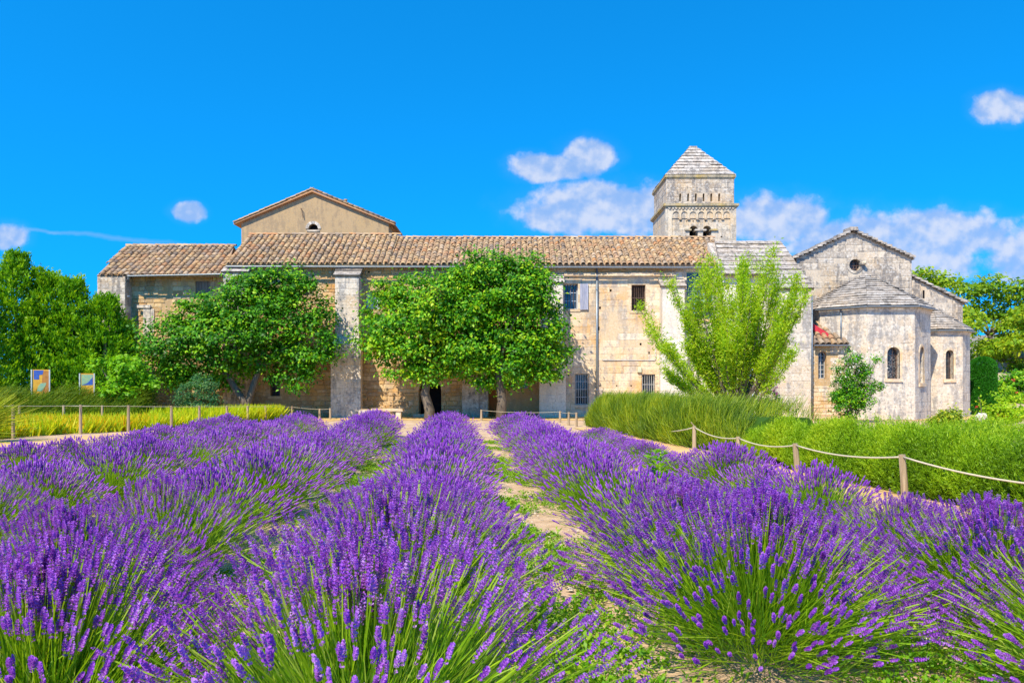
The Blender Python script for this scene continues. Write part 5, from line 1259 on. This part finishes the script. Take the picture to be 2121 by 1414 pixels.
t, tops = fence('grey wooden post and rope fence along the rosemary hedge', [post_at(1285, 856, 29), post_at(1438, 882, 19.3), post_at(1529, 904, 16.4), post_at(1647, 918, 13.8, -.06), post_at(1868, 941, 11.3, -.05), post_at(2330, 1010, 8.4)], (5, 14, 0), sag=.10)
mb = MB(); q = tops[1]; mb.box((-.012, -.008, 0), (.012, .008, .13), M=Matrix.Translation(q) @ Matrix.Rotation(-.7, 4, 'Y')); mb.build('split_peg', MAT['post'], t)
fence('post and rope fence along the front of the iris bed', [post_at(px, py, D) for px, py, D in [(-110, 837, 22.8), (27, 838, 24.2), (167, 838, 26.4), (266, 839, 27.6), (355, 840, 28.8), (413, 840, 30.3), (470, 840, 32), (513, 840, 33.5), (550, 840, 34.8), (578, 841, 36), (605, 841, 37)]], (-13, 29, 0), .009, .015)
fence('post and rope fence along the back of the iris bed', [post_at(px, py, D) for px, py, D in [(-60, 839, 30), (40, 839, 30.2), (132, 839, 30.4), (212, 839, 30.6), (318, 840, 32)]], (-17, 31, 0), .009, .015)
fence('post and rope fence in front of the dark doorway', [post_at(px, py, D) for px, py, D in [(605, 841, 37.05), (662, 846, 37), (684, 845, 37)]], (-9, 37, 0), .007, .05)
fence('post and rope fence left of the broom hedge', [post_at(px, py, D) for px, py, D in [(997, 848, 36), (1160, 851, 34), (1178, 853, 32), (1194, 854, 31)]], (1, 33, 0), .007, .05)

# ------------------------------------------------------------------ painted boards, bench
def paint(name, cols, scale):
    m, g, b = material(name, .6, .3); n = g.noise(scale, 4, .6, g.pos()); g.set(b.inputs['Base Color'], g.ramp(n, [(.3, cols[0]), (.7, cols[1])])); return m
MAT['ochre_paint'] = paint('ochre_paint', [(.55, .26, .02), (.70, .42, .05)], 9); MAT['blue_paint'] = paint('blue_paint', [(.02, .06, .32), (.05, .13, .45)], 7)
MAT['sea_paint'] = paint('sea_green_paint', [(.16, .36, .30), (.36, .45, .18)], 8); MAT['brown_paint'] = paint('brown_paint', [(.36, .14, .03), (.48, .22, .05)], 8); MAT['board_frame'] = plain('pale_board_edge', (.45, .5, .5), .5, .3, .1)
def board(label, px0, px1, py0, py1, D, patches):
    a, c, z0, z1 = X(px0, D), X(px1, D), Z(py1, D), Z(py0, D); t = thing('display_board', label, 'board', ((a + c) / 2, D, 0)); M = Matrix.Translation(((a + c) / 2, D, 0)) @ Matrix.Rotation(.28, 4, 'Z'); w = (c - a) / 2
    mb = MB(); mb.box((-w, -.02, z0), (w, .02, z1), 0, M); mb.build('panel', MAT['ochre_paint'], t)
    for s in (-1, 1): mb = MB(); mb.box((s * w - .025, -.05, 0), (s * w + .025, -.021 if s > 0 else .03, z1), 0, M); mb.build('leg', MAT['board_frame'], t)
    for i, (poly, m_) in enumerate(patches):
        mb = MB(); mb.add([M @ Vector((-w + u_ * 2 * w, -.024 - .002 * i, z0 + v_ * (z1 - z0))) for u_, v_ in poly], [tuple(range(len(poly)))]); mb.build('painted_patch', MAT[m_], t)
board('ochre painted board with a blue square, left of the pair', 68, 101, 765, 822, 33.4, [([(.55, .0), (.95, .05), (.95, .95), (.6, .95)], 'brown_paint'), ([(.12, .64), (.42, .64), (.42, .80), (.62, .82), (.66, .97), (.12, .97)], 'blue_paint'), ([(.3, .22), (.55, .2), (.78, .42), (.82, .52), (.5, .5), (.35, .38)], 'sea_paint')])
board('ochre painted board with green and blue top, right of the pair', 167, 194, 773, 822, 33.6, [([(.12, .5), (.9, .5), (.9, .95), (.12, .95)], 'sea_paint'), ([(.15, .5), (.9, .52), (.9, .85), (.55, .6)], 'blue_paint')])
def bench():
    D = 37.4; t = thing('stone_bench', 'long stone bench against the wall left of the dark doorway', 'bench', (X(800, D), D, 0)); x0, x1 = X(768, D), X(834, D); z = Z(846, D)
    mb = MB(); mb.box((x0, D, z - .12), (x1, D + .45, z), jit=.01); mb.build('seat', MAT['ashlar'], t)
    for x in (x0 + .1, x1 - .35): mb = MB(); mb.box((x, D + .06, 0), (x + .25, D + .4, z - .122)); mb.build('leg', MAT['ashlar'], t)
    D = 37.6; t = thing('stone_trough', 'dark stone block at the foot of the tall buttress', 'trough', (X(758, D), D, 0)); mb = MB(); mb.box((X(742, D), D, 0), (X(766, D), D + .5, Z(848, D)), jit=.02); mb.build('block', MAT['grey_stone'], t); mb = MB(); mb.box((X(742, D) + .08, D + .08, Z(848, D) - .02), (X(766, D) - .08, D + .42, Z(848, D) + .012)); mb.build('soil', MAT['soil'], t)
bench()

# ------------------------------------------------------------------ lavender
def lav_meshes(k, hi, n):
    r = np.random.default_rng(50 + k)
    az = r.uniform(0, 2 * math.pi, n); th = math.radians(78) * r.uniform(0, 1, n) ** .98; s = r.uniform(.72, 1.08, n)
    lump = 1 + .08 * np.sin(3 * az + k) + .06 * np.sin(5 * az + 2 * k)
    hd = np.stack([np.cos(az), np.sin(az), np.zeros(n)], 1)
    tip = hd * (.90 * np.sin(th) * s * lump)[:, None] + np.array([0, 0, 1]) * (.12 + .68 * np.cos(th) * s * (1 + .06 * np.sin(2 * az + k)))[:, None]
    b0 = hd * (.30 * np.sin(th) * r.uniform(.2, 1, n))[:, None] + np.stack([r.normal(0, .03, n), r.normal(0, .03, n), r.uniform(.05, .18, n)], 1)
    b1 = b0 * .5 + tip * .5 + np.array([0, 0, 1]) * (.02 * np.sin(th))[:, None] + r.normal(size=(n, 3)) * .02
    tt = np.array([.12, .42, .72, 1.0]); pts = [(1 - t) ** 2 * b0 + 2 * t * (1 - t) * b1 + t * t * tip for t in tt]
    ax = unit(unit(tip - b1) + np.array([0, 0, .32]) + r.normal(size=(n, 3)) * .02)
    sd = unit(np.cross(ax, unit(r.normal(size=(n, 3))))) * .0025
    V = np.stack([p + sg * sd for p in pts for sg in (-1, 1)], 1).reshape(-1, 3); b = np.arange(n)[:, None] * 8
    Q = np.concatenate([b + np.array([2 * i, 2 * i + 1, 2 * i + 3, 2 * i + 2]) for i in range(3)], 1).reshape(-1, 4)
    rn = np.repeat(np.clip(r.beta(2, 2, n), .01, .99), 3); mi = np.zeros(len(Q), int)
    # leafy foot of the bush and flowerless shoots
    m = 3600; a2 = r.uniform(0, 2 * math.pi, m); t2 = np.arccos(1 - r.uniform(0, 1, m) * .95); d2 = np.stack([np.sin(t2) * np.cos(a2), np.sin(t2) * np.sin(a2), np.cos(t2) * .75 + .12], 1)
    q0 = d2 * r.uniform(.15, .55, (m, 1)); q1 = q0 + unit(d2 + np.array([0, 0, .5]) + r.normal(size=(m, 3)) * .4) * np.where(r.uniform(0, 1, (m, 1)) < .55, r.uniform(.20, .42, (m, 1)), r.uniform(.07, .17, (m, 1))); q0[:, 2] = np.maximum(q0[:, 2], .01); sw = unit(np.cross(q1 - q0, r.normal(size=(m, 3)))) * .0030; mm = (q0 + q1) / 2
    V2 = np.stack([q0, mm + sw, q1, mm - sw], 1).reshape(-1, 3); Q2 = np.arange(len(V2)).reshape(-1, 4) + len(V)
    stems = np_mesh('stems', np.concatenate([V, V2]), np.concatenate([Q, Q2]), [MAT['lav_stem'], MAT['lav_leaf']], np.concatenate([rn, r.uniform(0, 1, m)]), np.concatenate([mi, (r.uniform(0, 1, m) < .55).astype(int)]))
    # spikes
    L = r.uniform(.036, .078, n) * (1 if hi else 1.1); rad = r.uniform(.0066, .0100, n) * (1 if hi else 1.08)
    e1 = unit(np.cross(ax, r.normal(size=(n, 3)))); e2 = np.cross(ax, e1); sr = np.clip(r.beta(2.2, 2.6, n), .0, 1)
    if hi:
        W_, Pn = 7, 6; us = np.array([-.35, 0., .2, .4, .58, .76, .93]); rw = np.array([.75, .9, 1, 1, .92, .78, .5])
        u_ = us[None, :, None]; ph = (np.arange(Pn)[None, None] * 2 * math.pi / Pn + np.arange(W_)[None, :, None] * .6 + r.uniform(0, 6, (n, 1, 1)) + r.normal(0, .2, (n, W_, Pn)))
        c = tip[:, None, None] + ax[:, None, None] * (L[:, None, None] * (u_ + r.normal(0, .03, (n, W_, Pn))))[..., None]
        od = e1[:, None, None] * np.cos(ph)[..., None] + e2[:, None, None] * np.sin(ph)[..., None]; td = np.cross(np.broadcast_to(ax[:, None, None], od.shape), od)
        ro = (rad[:, None, None] * rw[None, :, None] * r.uniform(.8, 1.25, (n, W_, Pn)))[..., None]; A = np.broadcast_to(ax[:, None, None], od.shape)
        V = np.stack([c + od * ro * .1, c + od * ro * .75 + td * ro * .62 + A * ro * .25, c + od * ro * 1.12 + A * ro * .95, c + od * ro * .75 - td * ro * .62 + A * ro * .25], 3).reshape(-1, 3)
        Q = np.arange(len(V)).reshape(-1, 4); rn = np.clip(sr[:, None, None] * .65 + r.uniform(0, .42, (n, W_, Pn)), .01, .99).ravel()
    else:
        rw = np.array([.35, 1.1, .75, 1.05, .25]); us = np.array([-.15, .15, .42, .7, 1.0]); V = []
        for j in range(5):
            for q in range(4):
                a = q * math.pi / 2 + j * .5; V.append(tip + ax * (L * us[j])[:, None] + (e1 * math.cos(a) + e2 * math.sin(a)) * (rad * rw[j] * r.uniform(.8, 1.2, n))[:, None])
        V = np.stack(V, 1).reshape(-1, 3); b = np.arange(n)[:, None] * 20
        F_ = np.array([[j * 4 + q, j * 4 + (q + 1) % 4, (j + 1) * 4 + (q + 1) % 4, (j + 1) * 4 + q] for j in range(4) for q in range(4)])
        Q = (b[:, None] + F_[None]).reshape(-1, 4); rn = np.clip(np.repeat(sr, 16) * .7 + r.uniform(0, .35, n * 16), .01, .99)
    return stems, np_mesh('flower_spikes', V, Q, MAT['lav_flower'], rn)
HI = [lav_meshes(k, True, n_) for k, n_ in enumerate((1450, 1250, 1050))]; LO = [lav_meshes(10 + k, False, n_) for k, n_ in enumerate((1300, 1200, 1050, 700))]
ORD = 'first second third fourth fifth sixth seventh eighth ninth tenth eleventh twelfth thirteenth fourteenth fifteenth sixteenth seventeenth eighteenth nineteenth twentieth twenty-first'.split()
ROWS = [(-7.0, 9.5, 23.5, 'in the leftmost row'), (-4.78, 5.8, 25.0, 'in the second row from the left'), (-2.56, 3.45, 25.2, 'in the row left of the central row'), (-.34, 3.25, 25.4, 'in the central row'),
        (1.88, 4.7, 25.4, 'in the row right of the stony path'), (3.92, 4.0, 23.6, 'in the row beside the rope fence')]
def build_lavender():
    for c, d0, d1, where in ROWS:
        D = d0; i = 0
        while D < d1:
            x = c - .0703 * D + R(-.08, .08)
            s = R(1.0, 1.16); sz = R(.86, 1.04) * (1 if D < 13 else .94)
            s *= 1.05 if D < 6.5 else .92
            if c == -2.56 and D < 3.6: x = -2.12
            if c == 3.92 and D < 4.4: x = 3.3
            if c > 3.5 and 4.4 < D < 6.8: sz *= .80
            if c > 3.5 and D > 6.8: s *= .97; sz *= .94; x += .12 * (D < 13)
            if c > 3.5 and D > 13: s *= .84; sz *= .78
            if c < -6.5: s *= .95; sz *= R(.84, .95)
            px = CX + x * F / D
            if -180 < px < 2460:
                o = bpy.data.objects.new('lavender_bush', None); COL.objects.link(o); o.location = (x, D, 0); o.rotation_euler = (R(-.07, .07), R(-.07, .07), R(0, 6.28)); o.scale = (s, s * R(.92, 1.08), s * sz); o.empty_display_size = .2
                tag(o, 'purple lavender bush, %s from the front %s' % (ORD[i], where), 'lavender', 'lavender bushes planted in rows')
                if D < 7.5: st, fl = HI[random.randrange(3)]
                else: st, fl = LO[random.choice((0, 1, 2, 3, 3))]
                for nm, me in (('stems', st), ('flower_spikes', fl)):
                    q = bpy.data.objects.new(nm, me); COL.objects.link(q); q.parent = o; q['kind'] = 'stuff'
                i += 1
            D += R(1.45, 1.7) * (1 if D < 14 else .82)
build_lavender()

# ------------------------------------------------------------------ weeds and stones between the rows
def build_weeds():
    Pl = []
    for c, n in ((.77, 3800), (-1.45, 3600), (3.0, 1100), (-3.67, 700), (-5.9, 400)):
        D = 2.6 + 20 * rng.uniform(0, 1, n) ** 1.7; x = c - .0703 * D + rng.normal(0, .34, n)
        keep = (np.sin(D * 2.1 + c * 5) + .8 * np.sin(D * .9 + x * 3.1 + c) + .6 * np.sin(x * 7 + D * 4.3) + (1.1 if c < 0 else .35)) > rng.normal(0, .35, n)
        Pl.append(np.stack([x, D, np.zeros(n)], 1)[keep])
    n = 700; Pl.append(np.stack([rng.uniform(1.9, 3.9, n), rng.uniform(3.6, 5.6, n), np.zeros(n)], 1))
    C = np.concatenate(Pl); n = len(C); per = 18; P = np.repeat(C, per, 0); N = len(P); a = rng.uniform(0, 2 * math.pi, N)
    size = np.repeat(rng.uniform(.6, 1.4, n), per); d = np.stack([np.cos(a), np.sin(a), rng.uniform(.1, 1.3, N)], 1)
    P = P + unit(d) * (size * rng.uniform(.005, .07, N))[:, None]; P[:, 2] = np.maximum(P[:, 2], .004)
    ln = .028 * size * rng.uniform(.7, 1.4, N)
    tag(obj('weeds', leaves('weeds', P, d, np.array([0, 0, 1.0]) + rng.normal(size=(N, 3)) * .4, ln, ln * .62, np.clip(rng.beta(2, 2, N) + np.repeat(rng.uniform(-.2, .2, n), per), .01, .99), MAT['weed'])), 'low green weeds in the gaps between lavender rows', 'weeds', kind='stuff')
    mb = MB()
    for k in range(420):
        c = random.choice((.77, .77, .77, -1.45, 3.0)); D = 2.6 + 16 * random.random() ** 1.6; x = c - .0703 * D + random.gauss(0, .3); r = R(.008, .028) * (1.6 if random.random() < .08 else 1)
        M = Matrix.Translation((x, D, r * .3)) @ Matrix.Rotation(R(0, 6), 4, 'Z') @ Matrix.Diagonal((r, r * R(.6, 1), r * R(.4, .8), 1))
        vs = [M @ Vector(p) for p in ((1, 0, 0), (.3, .9, 0), (-.7, .7, 0), (-1, -.2, 0), (-.2, -.9, 0), (.7, -.6, 0), (.5, .2, .8), (-.4, .2, .9), (0, -.5, .75))]
        mb.add(vs, [(0, 1, 6), (1, 2, 7, 6), (2, 3, 7), (3, 4, 8, 7), (4, 5, 8), (5, 0, 6, 8), (6, 7, 8)])
    tag(mb.build('pebbles', MAT['limewash']), 'pale pebbles and clods scattered on the bare soil', 'stones', kind='stuff')
    # one tall broad-leaved weed standing in the lavender
    D = 9.2; base = Vector((X(1362, D), D, 0)); t = thing('tall_weed', 'leafy green weed standing up among the right-hand lavender', 'weed', base)
    branch_tube(t, 'stem', [base, base + Vector((.02, 0, .45)), W(1368, 935, D)], .012, .006, MAT['lav_stem'], 6)
    n = 130; h = rng.uniform(.25, 1, n); P = np.array(base) + np.array([0, 0, 1]) * (h * (Z(935, D)))[:, None]; a = rng.uniform(0, 6.28, n); d = np.stack([np.cos(a), np.sin(a), np.full(n, .35)], 1)
    P = P + d * rng.uniform(.02, .16, (n, 1)) * (1.3 - h)[:, None]
    tag(obj('leaves', leaves('leaves', P, d, np.array([0, 0, 1.0]) + rng.normal(size=(n, 3)) * .3, rng.uniform(.06, .12, n), rng.uniform(.04, .07, n), rng.uniform(0, 1, n), MAT['leaf_young']), t), kind='stuff')
build_weeds()
